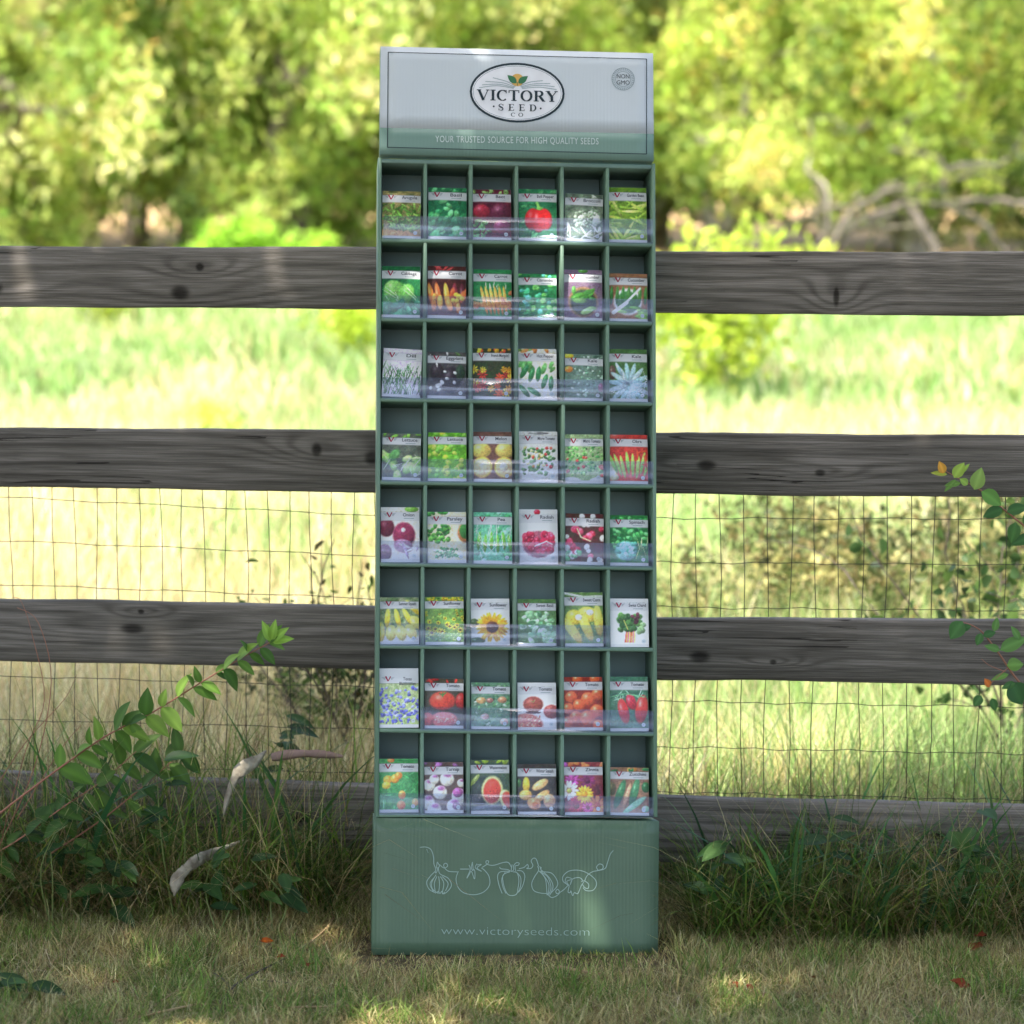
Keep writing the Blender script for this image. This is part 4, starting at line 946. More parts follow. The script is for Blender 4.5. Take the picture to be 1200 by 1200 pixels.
def A_wsquash(): return Art(46, (70, 66, 60), (50, 44, 44)).blob(.22, .55, .1, .22, 0, (236, 180, 40), .2).blob(.2, .82, .18, .15, 0, (240, 170, 70), .2).blob(.58, .55, .26, .12, -32, (230, 170, 100), .2).blob(.62, .85, .26, .11, -36, (226, 160, 90), .2).blob(.42, 1.05, .2, .16, 30, (226, 140, 80), .1).blob(.45, 1.08, .1, .08, 30, (200, 100, 50), 0).blob(.82, .98, .17, .2, 0, (214, 150, 100), .15).blob(.04, .5, .06, .12, 0, (60, 110, 50))
def A_zinnia():
    a = Art(47, (110, 40, 50), (150, 60, 60)).flower(.2, .45, .2, 12, (190, 60, 160), (150, 40, 120)).flower(.6, .48, .22, 14, (130, 34, 90), (90, 20, 60)).flower(.86, .75, .24, 14, (110, 26, 46), (80, 20, 30)).flower(.12, .72, .26, 14, (240, 244, 240), (180, 190, 80), .25)
    return a.flower(.3, 1.1, .25, 14, (170, 40, 70), (110, 30, 40)).flower(.85, 1.1, .26, 14, (226, 110, 40), (180, 60, 30)).flower(.6, 1.15, .16, 12, (200, 60, 130), (120, 30, 60)).flower(.52, .82, .24, 16, (244, 180, 40), (226, 140, 30)).sc(8, .1, .06, [(190, 70, 170), (220, 110, 60)], y=(0, .12))
def A_zucchini(): return Art(48, (120, 80, 60), (150, 110, 80)).blob(.05, .6, .1, .2, 0, (90, 80, 40)).blob(.24, .75, .11, .46, 18, (50, 110, 66), .2).blob(.62, .7, .11, .46, 14, (60, 120, 76), .2).blob(.42, .8, .06, .4, 16, (200, 150, 110), .1).blob(.62, 1.05, .42, .09, -38, (130, 190, 150), .15).blob(.92, 1.15, .12, .1, 0, (130, 190, 140)).blob(.92, .55, .12, .16, 0, (40, 100, 50)).sc(8, .12, .05, [(40, 110, 60), (210, 130, 60)], y=(0, .12))
PK = [
 [('Arugula', A_arugula, 223, 'arugula leaves on a brown board'), ('Basil', A_basil, 219, 'deep green basil leaves'), ('Beet', A_beet, 221, 'dark red beet roots'), ('Bell Pepper', A_bell, 220.5, 'one red bell pepper on green leaves'), ('Broccoli', A_broccoli, 227, 'a pale grey green broccoli head'), ('Garden Bean', A_gbean, 218.5, 'a heap of yellow green bean pods')],
 [('Cabbage', A_cabbage, 311, 'a smooth green cabbage head'), ('Carrot', A_carrot1, 311, 'mixed orange yellow and purple carrots'), ('Carrot', A_carrot2, 315, 'a row of slim orange carrots'), ('Coriander', A_coriander, 320, 'bright blue green coriander leaves'), ('Cucumber', A_cuc1, 315.5, 'small cucumbers in a basket on mauve'), ('Cucumber', A_cuc2, 320, 'cucumbers on a white plate with a knife')],
 [('Dill', A_dill, 409, 'feathery dill under a lilac sky'), ('Eggplant', A_eggplant, 412, 'near black eggplants'), ('French Marigold', A_marigold, 407.5, 'orange and red marigold blooms'), ('Hot Pepper', A_hotpep, 408, 'green hot peppers on cream'), ('Kale', A_kale1, 415, 'curly grey green kale with an orange spot'), ('Kale', A_kale2, 408.5, 'long blue green kale leaves in a rosette')],
 [('Lettuce', A_lettuce1, 508, 'pale green lettuce heads on dark soil'), ('Lettuce', A_lettuce2, 506.5, 'yellow green loose lettuce leaves'), ('Melon', A_melon, 505.5, 'halved orange melons'), ('Micro Tomato', A_micro1, 505, 'a potted bush of tiny red tomatoes on grey'), ('Micro Tomato', A_micro2, 508.5, 'a leafy tomato plant with few red fruits'), ('Okra', A_okra, 509, 'green okra pods on red')],
 [('Onion', A_onion, 594, 'purple onions cut and whole'), ('Parsley', A_parsley, 599.5, 'parsley sprigs on a tan board'), ('Pea', A_pea, 600, 'pea pods hanging in pale foliage'), ('Radish', A_radish1, 596.5, 'a bowl of red radishes on white'), ('Radish', A_radish2, 602, 'pink and white tipped radishes'), ('Spinach', A_spinach, 603.5, 'spinach leaves around a teal bowl')],
 [('Summer Squash', A_ssquash, 700, 'yellow crookneck squash'), ('Sunflower', A_sunfl1, 699.5, 'a field of many small sunflowers'), ('Sunflower', A_sunfl2, 701.5, 'one big orange sunflower on white'), ('Sweet Basil', A_sbasil, 702, 'pale green basil sprigs'), ('Sweet Corn', A_corn, 694, 'yellow corn cobs'), ('Swiss Chard', A_chard, 701.5, 'a bunch of chard with coloured stems on white')],
 [('Texas\nBluebonnet', A_bluebonnet, 783.5, 'a field of blue lupine flowers'), ('Tomato', A_tom1, 795.5, 'a big red tomato above tomato slices'), ('Tomato', A_tom2, 800, 'dull small tomatoes among grey green leaves'), ('Tomato', A_tom3, 800, 'brownish tomatoes and a cut half on white'), ('Tomato', A_tom4, 793.5, 'a pile of small orange red tomatoes'), ('Tomato', A_tom5, 793, 'three long red plum tomatoes')],
 [('Tomato', A_tom6, 889.5, 'small orange tomatoes on the vine'), ('Turnip', A_turnip, 893.5, 'white and purple turnips'), ('Watermelon', A_wmelon, 891, 'a cut red watermelon'), ('Winter Squash', A_wsquash, 895.5, 'butternut squash in tan and orange'), ('Zinnia', A_zinnia, 893.5, 'mixed zinnia blooms in white yellow and purple'), ('Zucchini', A_zucchini, 900, 'dark green zucchini')],
]
PXO = [(-.4, .5, -.6, -.4, -.6, -.2), (-.9, -.2, 0, -.4, -.3, .2), (-.4, -.3, 0, -.3, .2, -.1), (.2, .2, .2, 0, .4, -.2), (-.8, .5, .6, .3, .2, 0), (.4, .2, -.1, -.3, .9, .6), (.3, -.2, 1.0, .2, -.2, -.1), (.6, .2, .3, .1, .3, -.6)]
PRL = [(1.0, 1.2, .7, .8, 2.6, .8), (.8, 1.0, 1, .6, 1.0, 1.2), (3.2, 1.4, .6, .6, 1.8, .8), (1.6, .8, .4, .5, .6, .8), (.3, .5, .8, .5, 1.6, .9), (.3, .1, .3, .5, .4, .6), (.2, 1.0, 1.0, .6, .4, .6), (.3, .3, .4, .6, .4, 1.6)]
ORD = ['top', 'second', 'third', 'fourth', 'fifth', 'sixth', 'seventh', 'bottom']
M_packwhite = mat_plain('packet paper', (.74, .75, .79), .38, .5)
M_seal = mat_plain('packet seal', (.66, .74, .80), .4)
packets = []
pr = random.Random(11)
for rI in range(8):
    for cI in range(6):
        name, art, top, desc = PK[rI][cI]
        f0, f1 = rows_v[rI + 1], rows_v[rI]
        row = divu[rI]; vv0 = f0(0)
        ua = (uedge(vv0, -1) if cI == 0 else row[cI - 1] + .0036); ub = (uedge(vv0, 1) if cI == 5 else row[cI] - .0036)
        uc = (ua + ub) / 2 + (-.0015 if cI < 5 else -.003) + PXO[rI][cI] * .0009
        vb = f0(uc) + ht + .0008
        w_ = .0812 if not (rI == 6 and cI == 0) else .0815
        pxc = 605 + (cI - 2.5) * 54
        vt = dpt(pxc, top, .02)[1]
        hgt = vt - vb
        fy = .010; tilt = R_(9)
        if (rI, cI) in ((6, 0),): fy = .006; tilt = R_(6)
        if (rI, cI) in ((5, 5),): fy = .008; tilt = R_(7)
        hgt /= math.cos(tilt)
        root = empty('seed_packet')
        rl = R_(PRL[rI][cI] - .6)
        Lm = Matrix.Translation((uc, fy, vb)) @ Matrix.Rotation(rl, 4, 'Y') @ Matrix.Rotation(-tilt, 4, 'X') @ Matrix.Translation((0, 0, abs(math.sin(rl)) * w_ / 2 + .0008))
        root.matrix_world = DM @ Lm
        tag(root, 'seed packet picturing %s, %s row' % (desc, ORD[rI]), 'seed packet', 'seed packets in the rack pockets')
        # pouch: softly pillowed paper envelope
        nx_, nz_ = 8, 10; Vv = []; T0 = .0030
        for side in (0, 1):
            for j in range(nz_ + 1):
                for i in range(nx_ + 1):
                    s, t = i / nx_, j / nz_
                    pil = T0 * (min(1, 4 * min(s, 1 - s) + .15)) * (min(1, 5 * min(t, 1 - t) + .1))
                    Vv.append(((s - .5) * w_, (.0052 - pil) if side == 0 else (.0056 + pil), t * hgt))
        idn = np.arange(len(Vv)).reshape(2, nz_ + 1, nx_ + 1)
        Q = np.stack([idn[0, :-1, :-1], idn[0, :-1, 1:], idn[0, 1:, 1:], idn[0, 1:, :-1]], -1).reshape(-1, 4)
        Q2 = np.stack([idn[1, :-1, :-1], idn[1, 1:, :-1], idn[1, 1:, 1:], idn[1, :-1, 1:]], -1).reshape(-1, 4)
        lp = [(j, i) for j, i in [(0, i) for i in range(nx_)] + [(j, nx_) for j in range(nz_)] + [(nz_, i) for i in range(nx_, 0, -1)] + [(j, 0) for j in range(nz_, 0, -1)]]
        Q3 = [[idn[0][lp[k]], idn[1][lp[k]], idn[1][lp[(k + 1) % len(lp)]], idn[0][lp[(k + 1) % len(lp)]]] for k in range(len(lp))]
        mesh_from('pouch', np.array(Vv), [np.concatenate([Q, Q2, np.array(Q3)])], M_packwhite, root, smooth=False)
        # printed front
        a = art(); rn = np.random.default_rng(rI * 10 + cI); tx = .5 * vnoise(gx, gy, 22, rI * 6 + cI + 3) + .5 * rn.random((GH, GW)); im = np.clip(a.im * (.78 + .46 * tx[..., None]) + rn.normal(0, .022, (GH, GW, 3)), 0, 1)
        H_ = gy / 1.33
        if name != 'Texas\nBluebonnet': bt, bb_ = (.085, .255)
        else: bt, bb_ = (-.1, .26)
        alpha = np.clip((H_ - bt) / .012, 0, 1) * np.clip((bb_ - H_) / .012, 0, 1)
        im = im * (1 - alpha[..., None] * .97) + np.array([.93, .93, .945]) * alpha[..., None] * .97
        alpha = np.clip((H_ - .938) / .012, 0, 1)[..., None]; im = im * (1 - alpha) + np.array([.92, .92, .94]) * alpha
        im = im * .84 + im.mean(-1, keepdims=True) * .16; lin = s2l(im * 255); lin = np.clip(lin * np.where(alpha + ((H_ > bt) & (H_ < bb_))[..., None] > .5, .95, 1.75), 0, .92)
        sx = (gx - .5) * w_ * .995; sz = hgt * (1 - gy / 1.33)
        s_ = gx; t_ = 1 - gy / 1.33
        pil = T0 * np.minimum(1, 4 * np.minimum(s_, 1 - s_) + .15) * np.minimum(1, 5 * np.minimum(t_, 1 - t_) + .1)
        wrk = .0003 * (vnoise(gx + rI, gy + cI, 4, rI * 6 + cI) - .5)
        Vp = np.stack([sx, .0052 - pil - .0004 + wrk * .6, sz * .997 + .0002], -1).reshape(-1, 3)
        ig = np.arange(GW * GH).reshape(GH, GW)
        Qp = np.stack([ig[1:, :-1], ig[1:, 1:], ig[:-1, 1:], ig[:-1, :-1]], -1).reshape(-1, 4)
        mesh_from('picture_print', Vp, [Qp], M_print, root, cols=lin.reshape(-1, 3), smooth=True)
        yt = .0052 - T0 - .0008
        zb = hgt * (1 - .175)
        if '\n' in name: zb -= .004
        # emblem: red V between grey wings
        mb = MB(); ex0 = -w_ * .275; zv = zb + .004
        mb_r = MB()
        ribbon(mb_r, [(ex0 - .0052, zv + .0045), (ex0, zv - .0055)], [.0034, .0022], yt)
        ribbon(mb_r, [(ex0 + .0052, zv + .0045), (ex0, zv - .0055)], [.0024, .0018], yt - .00002)
        em = mb_r.build('emblem', M_red, root)
        for s in (-1, 1):
            for k in range(3): ribbon(mb, [(ex0 + s * .006, zv + .001 - k * .0017), (ex0 + s * (.0135 - k * .002), zv + .0028 - k * .0022)], [.0009, .0004], yt)
        mb.build('wing_lines', M_grey, em)
        sz_ = .0100 if len(name) < 9 else .0098
        lw = min(len(name.split('\n')[0]) * .0042 + .003, .036)
        o = text_mesh('name_lettering', name, sz_, M_text, root, (w_ * (.22 if lw < .03 else .205), yt, zb), width=lw if '\n' not in name else .034, offset=.00012)
        mb = MB(); ribbon(mb, [(w_ * .22 - .01, zb - .0042), (w_ * .22 + .011, zb - .0042)], .0010, yt); mb.build('variety_line', M_grey, root)
        mb = MB(); disc(mb, w_ * .36, hgt * .115, .0042, .0042, yt, 20); sl_ = mb.build('seal', M_seal, root)
        mb = MB(); ribbon(mb, [(w_ * .36 - .0016, hgt * .115), (w_ * .36 + .0016, hgt * .115)], .0008, yt - .0002); mb.build('seal_mark', M_grey, sl_)
        packets.append(root)
# ------------------------------------------------------------------ leaf meshes
def leaf_cards(C, size, asp, cols, droop=0.0, flat=None):
    """rhombic folded leaves at centres C(n,3)"""
    n = len(C); size = np.broadcast_to(size, n)[:, None]
    d = rng.normal(0, 1, (n, 3)); d[:, 2] -= droop; d /= np.linalg.norm(d, axis=1, keepdims=True)
    e = rng.normal(0, 1, (n, 3)); s = np.cross(d, e); s /= np.linalg.norm(s, axis=1, keepdims=True)
    nrm = np.cross(d, s)
    V = np.stack([C - d * size / 2, C + s * size * asp / 2 + nrm * size * .06, C + d * size / 2, C - s * size * asp / 2 + nrm * size * .06], 1).reshape(-1, 3)
    Q = (np.arange(n) * 4)[:, None] + np.array([[0, 1, 2, 3]])
    return V, Q, np.repeat(cols, 4, axis=0)
def limb(mb, p, d, L, r0, r1, gnarl, R, n=9, side=7):
    pts = [Vector(p)]; d = Vector(d).normalized()
    for k in range(n):
        d = (d + Vector((R.gauss(0, gnarl), R.gauss(0, gnarl), R.gauss(0, gnarl * .7)))).normalized()
        pts.append(pts[-1] + d * (L / n))
    mb.tube(pts, [r0 + (r1 - r0) * i / n for i in range(n + 1)], side)
    return pts, d
def leaf_ovals(C, size, asp, cols, droop=0.0):
    n = len(C); size = np.broadcast_to(size, n)[:, None]
    d = rng.normal(0, 1, (n, 3)); d[:, 2] -= droop; d /= np.linalg.norm(d, axis=1, keepdims=True)
    s = np.cross(d, rng.normal(0, 1, (n, 3))); s /= np.linalg.norm(s, axis=1, keepdims=True); nrm = np.cross(d, s)
    R6 = [(-.5, 0, 0), (-.28, .42, .1), (.12, .5, .12), (.5, 0, -.06), (.12, -.5, .12), (-.28, -.42, .1)]
    V = np.stack([C + d * size * a + s * size * asp * b_ + nrm * size * c for a, b_, c in R6], 1).reshape(-1, 3)
    Q = np.concatenate([(np.arange(n) * 6)[:, None] + np.array([[0, 1, 2, 3]]), (np.arange(n) * 6)[:, None] + np.array([[0, 3, 4, 5]])])
    return V, Q, np.repeat(cols, 6, axis=0)
def tree_meshes(seed, height, crown_r, zlow, nclump, per, cols, wts, leaf=(.10, .17), asp=.34, gnarl=.28, forks=4, flat=.5, bark=None, weep=.5):
    R = random.Random(seed); mb = MB()
    trunk, d = limb(mb, (0, 0, -.25), (R.uniform(-.25, .25), R.uniform(-.2, .2), 1), height * .30 + .25, .20, .14, .12, R, 8, 10)
    tips = []
    for k in range(forks):
        a = 2 * math.pi * (k + R.uniform(-.3, .3)) / forks; up = R.uniform(.3, 1.1)
        st = trunk[R.randint(4, 8)]
        pts, dd = limb(mb, st, (math.cos(a), math.sin(a), up), crown_r * R.uniform(.7, 1.05), .15, .07, gnarl, R, 10)
        for j in range(5):
            q = pts[R.randint(3, 10)]; a2 = a + R.uniform(-1.1, 1.1)
            p2, _ = limb(mb, q, (math.cos(a2), math.sin(a2), R.uniform(-.1, .9)), crown_r * R.uniform(.4, .75), .075, .03, gnarl, R, 8, 5)
            for jj in range(4):
                q2 = p2[R.randint(2, 8)]; a3 = R.uniform(0, 6.28)
                p3, _ = limb(mb, q2, (math.cos(a3), math.sin(a3), R.uniform(-.4, .8)), R.uniform(.5, 1.2), .022, .006, .3, R, 6, 4)
                tips += p3[2:]
            tips += p2[3:]
    tips = np.array([tuple(t) for t in tips])
    # clump centres: near tips and through an uneven crown shell
    rg = np.random.default_rng(seed)
    nc = nclump; c = np.zeros((nc, 3))
    h2 = (height - zlow) / 2; zc_ = zlow + h2
    for i in range(nc):
        if rg.random() < .35: c[i] = tips[rg.integers(len(tips))] + rg.normal(0, .15, 3)
        else:
            v = rg.normal(0, 1, 3); v /= np.linalg.norm(v); rr = rg.uniform(.45, 1.0) ** .5
            lob = 1 + .22 * math.sin(3 * math.atan2(v[1], v[0]) + seed) + .14 * math.sin(5 * v[2] * 3 + seed)
            c[i] = v * rr * lob * np.array([crown_r, crown_r, h2]) + np.array([0, 0, zc_])
    c[:, 2] = np.maximum(c[:, 2], zlow * .8)
    cs = rg.uniform(.6, 1.4, nc)
    cc = s2l(np.array(cols))[rg.choice(len(cols), nc, p=np.array(wts) / sum(wts))] * rg.uniform(.75, 1.25, (nc, 1))
    k = rg.integers(0, nc, nc * per)
    off = rg.normal(0, 1, (nc * per, 3)) * np.array([.17, .17, .24]) * cs[k][:, None]
    off[:, 2] -= weep * rg.random(nc * per) ** 2 * .5
    P = c[k] + off
    cc = cc * np.array([1.04, .94, 1.08])
    col_ = np.clip(cc[k] * rg.uniform(.7, 1.35, (len(k), 1)) * (1 + rg.normal(0, .07, (len(k), 3))), .004, .9)
    V, Q, C = leaf_cards(P, rg.uniform(*leaf, len(P)), asp, col_, droop=weep)
    tm = mb.build('trunk', bark or M_bark, smooth=True); cm = mesh_from('crown', V, [Q], M_leaf, cols=C)
    me1, me2 = tm.data, cm.data
    bpy.data.objects.remove(tm); bpy.data.objects.remove(cm)
    return me1, me2
def put_tree(meshes, x, y, rot, scale, label, group='trees at the far edge of the meadow', cat='tree', name='meadow_tree', dz=0):
    r = empty(name, (x, y, float(terr(x, y)) + dz)); r.rotation_euler = (0, 0, rot); r.scale = (scale,) * 3 if not hasattr(scale, '__len__') else scale
    tag(r, label, cat, group)
    for nm, me in (('trunk', meshes[0]), ('crown', meshes[1])):
        o = bpy.data.objects.new(nm, me); col.objects.link(o); o.parent = r
    return r
YG = [(172, 196, 92), (194, 212, 116), (146, 174, 78), (122, 150, 70), (212, 216, 136), (216, 194, 104)]
TA = tree_meshes(1, 6.6, 2.7, .9, 430, 85, YG, [4, 4, 3, 2, 1.5, .5], weep=.9, leaf=(.13, .25))
TB = tree_meshes(2, 6.2, 2.6, 1.2, 340, 80, [(152, 174, 90), (176, 196, 108), (128, 150, 78), (106, 126, 66), (204, 206, 130)], [3, 3, 3, 2, 1], weep=.5, gnarl=.4, leaf=(.13, .25))
TC_ = tree_meshes(3, 6.4, 2.7, 2.1, 330, 80, [(168, 192, 86), (190, 210, 104), (138, 164, 66), (106, 132, 56), (220, 212, 116)], [4, 4, 3, 2, 1], weep=.6, leaf=(.13, .25), gnarl=.45, bark=M_barkpale, forks=6)
TD = tree_meshes(4, 7.6, 3.0, 1.0, 360, 130, [(116, 142, 76), (138, 164, 88), (96, 120, 62), (160, 180, 100)], [3, 3, 2, 1], leaf=(.14, .22), weep=.4)
SPOT = [
 (TA, -5.9, 25.5, .3, 1.0, 'pale lime weeping tree at the far left edge of the meadow'),
 (TA, -3.0, 26.6, 2.2, 1.02, 'bright yellow green drooping tree left of the rack header'),
 (TB, -.2, 28.2, 1.1, .95, 'green tree with dark gaps rising behind the rack header'),
 (TC_, 2.3, 27.2, 4.1, .92, 'yellow green tree just right of the rack header'),
 (TC_, 5.4, 26.0, .5, .95, 'spreading tree with pale crooked bare limbs above the right hand rail'),
 (TB, 8.6, 26.5, 3.0, 1.0, 'bushy tree at the right edge of the photo'),
 (TD, -9.5, 31.5, .5, 1.1, 'dark green tree standing behind the far left tree'),
 (TD, -5.0, 32.5, 1.9, 1.1, 'dark green tree between the two left weeping trees, behind them'),
 (TD, -1.4, 33.0, 3.3, 1.15, 'tall dark tree behind, left of the header'),
 (TD, 2.2, 33.5, 4.0, 1.1, 'tall dark tree behind, right of the header'),
 (TD, 6.2, 33.0, 5.2, 1.15, 'dark tree behind the tree with bare limbs'),
 (TB, -5.3, 30.0, 2.4, 1.0, 'mid green tree filling the gap between the two left weeping trees'),
 (TD, 10.4, 32.0, .9, 1.1, 'dark tree farthest right in the back row'),
 (TB, -12.5, 27.5, .9, 1.0, 'tree beyond the left edge of the photo'),
 (TA, 12.6, 28.0, .9, 1.0, 'tree beyond the right edge of the photo'),
]
for i, (mm, x, y, rot, s, lab) in enumerate(SPOT): put_tree(mm, x, y, rot, s, lab)
# bare crooked limbs at the right
mb = MB(); YB = 23.8; bt_ = at_y(1085, 330, YB); bt_.z = float(terr(bt_.x, YB)) - .1
for L, r0, r1 in [([(1085, 345), (1095, 300), (1080, 262), (1060, 240)], .11, .07), ([(1180, 300), (1150, 262), (1110, 240), (1060, 240), (1040, 248)], .05, .05), ([(1110, 240), (1105, 215), (1100, 190), (1075, 178), (1045, 173)], .06, .035), ([(1060, 240), (1010, 255), (985, 290)], .05, .02),
                  ([(1240, 246), (1200, 240), (1160, 235), (1110, 240)], .055, .05), ([(975, 300), (985, 262), (1010, 240), (1050, 222), (1090, 222)], .05, .03), ([(880, 292), (910, 270), (950, 250), (1000, 240)], .025, .03), ([(1090, 222), (1140, 205), (1180, 212)], .03, .012), ([(1075, 178), (1060, 160), (1065, 140)], .02, .008)]:
    P = [Vector(p) - bt_ for p in smooth_path([tuple(at_y(px, py, YB + .15 * math.sin(px * .05))) for px, py in L], 4)]; P = [p + Vector((random.uniform(-.03, .03), 0, random.uniform(-.03, .03))) for p in P]
    k = len(P); mb.tube(P, [.68 * (r0 + (r1 - r0) * i / (k - 1)) for i in range(k)], 7)
P = [Vector((0, 0, -.1)), Vector((.03, 0, .15)), Vector(at_y(1085, 320, YB)) - bt_]; mb.tube(P, [.14, .12, .1], 8)
dead = mb.build('dead_tree', mat_bark('grey brown bark', (.09, .072, .055), (.18, .15, .12)), None, smooth=True); dead.location = bt_; tag(dead, 'pale bare crooked limbs twisting above the right hand top rail', 'dead tree')
# low bushes
def bush_meshes(seed, r, h, nclump, per, cols, wts, leaf, asp=.4, stems=7, spread=.10, bark=None, droop=.2):
    rg = np.random.default_rng(seed); R = random.Random(seed); mb = MB(); tips = []
    for k in range(stems):
        a = R.uniform(0, 6.28)
        pts, _ = limb(mb, (R.uniform(-.1, .1) * r, R.uniform(-.1, .1) * r, -.05), (math.cos(a) * R.uniform(.1, .9) * r / h, math.sin(a) * R.uniform(.1, .9) * r / h, 1), h * R.uniform(.75, 1.1), .004 * h + .0015, .001, .16, R, 9, 5)
        tips += pts[2:]
        for j in range(3):
            p2, _ = limb(mb, pts[R.randint(3, 8)], (math.cos(a + R.uniform(-1.5, 1.5)), math.sin(a + R.uniform(-1.5, 1.5)), R.uniform(.1, 1.2)), h * R.uniform(.25, .5), .0015 * h + .001, .0007, .2, R, 6, 4)
            tips += p2[1:]
    tips = np.array([tuple(t) for t in tips])
    c = tips[rg.integers(0, len(tips), nclump)]
    cc = s2l(np.array(cols))[rg.choice(len(cols), nclump, p=np.array(wts) / sum(wts))] * rg.uniform(.8, 1.2, (nclump, 1))
    k = rg.integers(0, nclump, nclump * per)
    P = c[k] + rg.normal(0, spread, (len(k), 3)); P[:, 2] = np.maximum(P[:, 2], .03)
    V, Q, C = leaf_ovals(P, rg.uniform(*leaf, len(P)), asp, np.clip(cc[k] * rg.uniform(.7, 1.3, (len(k), 1)), .003, .9), droop)
    a = mb.build('stems', bark or M_twigdark, smooth=True); b_ = mesh_from('leaves', V, [Q], M_leaf, cols=C); m1_, m2_ = a.data, b_.data
    bpy.data.objects.remove(a); bpy.data.objects.remove(b_); return m1_, m2_
def put_bush(me, x, y, rot, s, label, name='bush', cat='bush', group=None):
    r = empty(name, (x, y, float(terr(x, y)))); r.rotation_euler = (0, 0, rot); r.scale = (s,) * 3 if not hasattr(s, '__len__') else s
    tag(r, label, cat, group)
    for nm, m_ in (('stems', me[0]), ('leaves', me[1])):
        o = bpy.data.objects.new(nm, m_); col.objects.link(o); o.parent = r
B1 = bush_meshes(21, .9, 1.5, 60, 60, [(140, 182, 50), (160, 198, 66), (116, 160, 44)], [3, 3, 2], (.10, .2), .4, 9, .16)
p = at_y(268, 268, 22.5); put_bush(B1, p.x, 22.5, 0, (.85, .8, .62), 'vivid lime green bush just above the upper rail on the left')
B2 = bush_meshes(22, .6, .62, 120, 11, [(96, 108, 58), (74, 84, 46), (140, 138, 84), (122, 110, 68), (184, 178, 116)], [3, 3, 2, 2, 2], (.028, .052), .55, 9, .045)
BR = [(-.2, 5.3, 1.0, .3), (.86, 3.7, .78, .1), (1.12, 4.3, .92, 2.2), (1.42, 3.6, .88, 4.1), (1.72, 3.9, .95, 1.1), (2.0, 4.4, .95, 3.1), (.6, 3.4, .5, 2.2)]
for i, (x, y, s, ro) in enumerate(BR):
    if i == 0: continue
    put_bush(B2, x, y, ro, s, ['', 'dark twiggy bush beyond the lower right rails, nearest the rack', 'dark twiggy bush second from the rack beyond the lower right rail', 'middle twiggy bush beyond the lower right rail', 'olive twiggy bush behind the leafy branch on the right', 'twiggy bush farthest right beyond the rail', 'small sparse bush right beside the rack beyond the wire'][i], group='twiggy bushes in the meadow')
B3 = bush_meshes(23, .26, .60, 60, 9, [(60, 84, 34), (84, 108, 46), (44, 60, 28), (90, 84, 44)], [3, 2, 2, .4], (.016, .034), .4, 8, .028, bark=M_twigdark)
for i, (px, y, s, ro) in enumerate([(385, 1.7, 1.15, .4), (418, 1.5, 1.3, 2.1), (348, 2.1, .8, 4.0)]):
    p = at_y(px, 700, y); put_bush(B3, p.x, y, ro, s, ['sprig bush with small dark leaves left of the rack beyond the wire', 'dark leaved sprig bush touching the left edge of the rack', 'smallest sprig bush left of the rack, beyond the wire'][i], group='sprig bushes behind the left fence', name='sprig_bush')
B4 = bush_meshes(24, .4, .8, 40, 30, [(170, 190, 60), (196, 206, 80), (150, 170, 60)], [3, 3, 2], (.05, .1), .35, 7, .09)
for i, (px, y, s, lab) in enumerate([(835, 12.5, 1.5, 'yellow green shrub in the meadow right of the rack'), (115, 19, .9, 'small dull shrub in the meadow seen between the upper left rails'), (405, 14, .9, 'yellowish meadow shrub close to the left edge of the rack'), (250, 9, .4, 'low pale shrub in the straw grass on the left')]):
    p = at_y(px, 450, y); put_bush(B4, p.x, y, i, s, lab, name='meadow_shrub', cat='shrub', group='shrubs in the open meadow')

# ------------------------------------------------------------------ shade tree over the photographer
HOLES = [(.68, .37, 1.36, .13, .5), (-.95, .47, 1.30, .18, .45), (-.10, -.5, 0, .20, .6), (-1.2, -.05, 0, .2, .75), (.78, -.6, 0, .16, .5), (-.6, -.66, 0, .18, .5), (.10, .05, .26, .12, .35), (.45, -.3, 0, .12, .5), (-.16, .2, 1.42, .05, .8)]
def shade_crown():
    rg = np.random.default_rng(77)
    n = 62000
    x = rg.uniform(-5.6, 4.2, n); y = rg.uniform(-7.5, 1.6, n)
    edge = -.45 + .15 * np.sin(x * 2.1) + .12 * np.sin(x * 5.3 + 1)
    edge = edge + np.where(x < -1.0, 1.9 * sm((-1.0 - x) / .5), 0)
    keep = y < edge
    x, y, edge = x[keep], y[keep], edge[keep]; n = len(x)
    z = rg.uniform(4.6, 5.2, n) + .35 * np.maximum(0, 1 - ((x + .7) / 5) ** 2 - ((y + 4) / 3.6) ** 2) * rg.uniform(0, 3, n)
    hole = vnoise(x + 20, y + 20, 1.7, 5)
    k2 = np.ones(n, bool); tz = z / SUN.z
    for (hx, hy, hz, hr, pr_) in HOLES:
        qx = x - SUN.x / SUN.z * (z - hz); qy = y - SUN.y / SUN.z * (z - hz)
        k2 &= ~((np.hypot(qx - hx, qy - hy) < hr) & (rg.random(n) < pr_))
    P = np.stack([x, y, z], -1)[k2]
    return P, pal(len(P), [(84, 116, 46), (104, 136, 56), (64, 92, 38)], [3, 2, 2])
sh = empty('shade_tree', (3.4, -6.6, 0)); tag(sh, 'large broad shade tree standing behind the photographer', 'tree')
P, C = shade_crown()
V, Q, C = leaf_cards(P - np.array([3.4, -6.6, 0]), rng.uniform(.13, .24, len(P)), .6, C)
mesh_from('crown', V, [Q], M_leaf, sh, cols=C)
mb = MB(); R = random.Random(5)
tp, _ = limb(mb, (0, 0, -.3), (-.1, .05, 1), 3.6, .26, .2, .05, R, 8, 12)
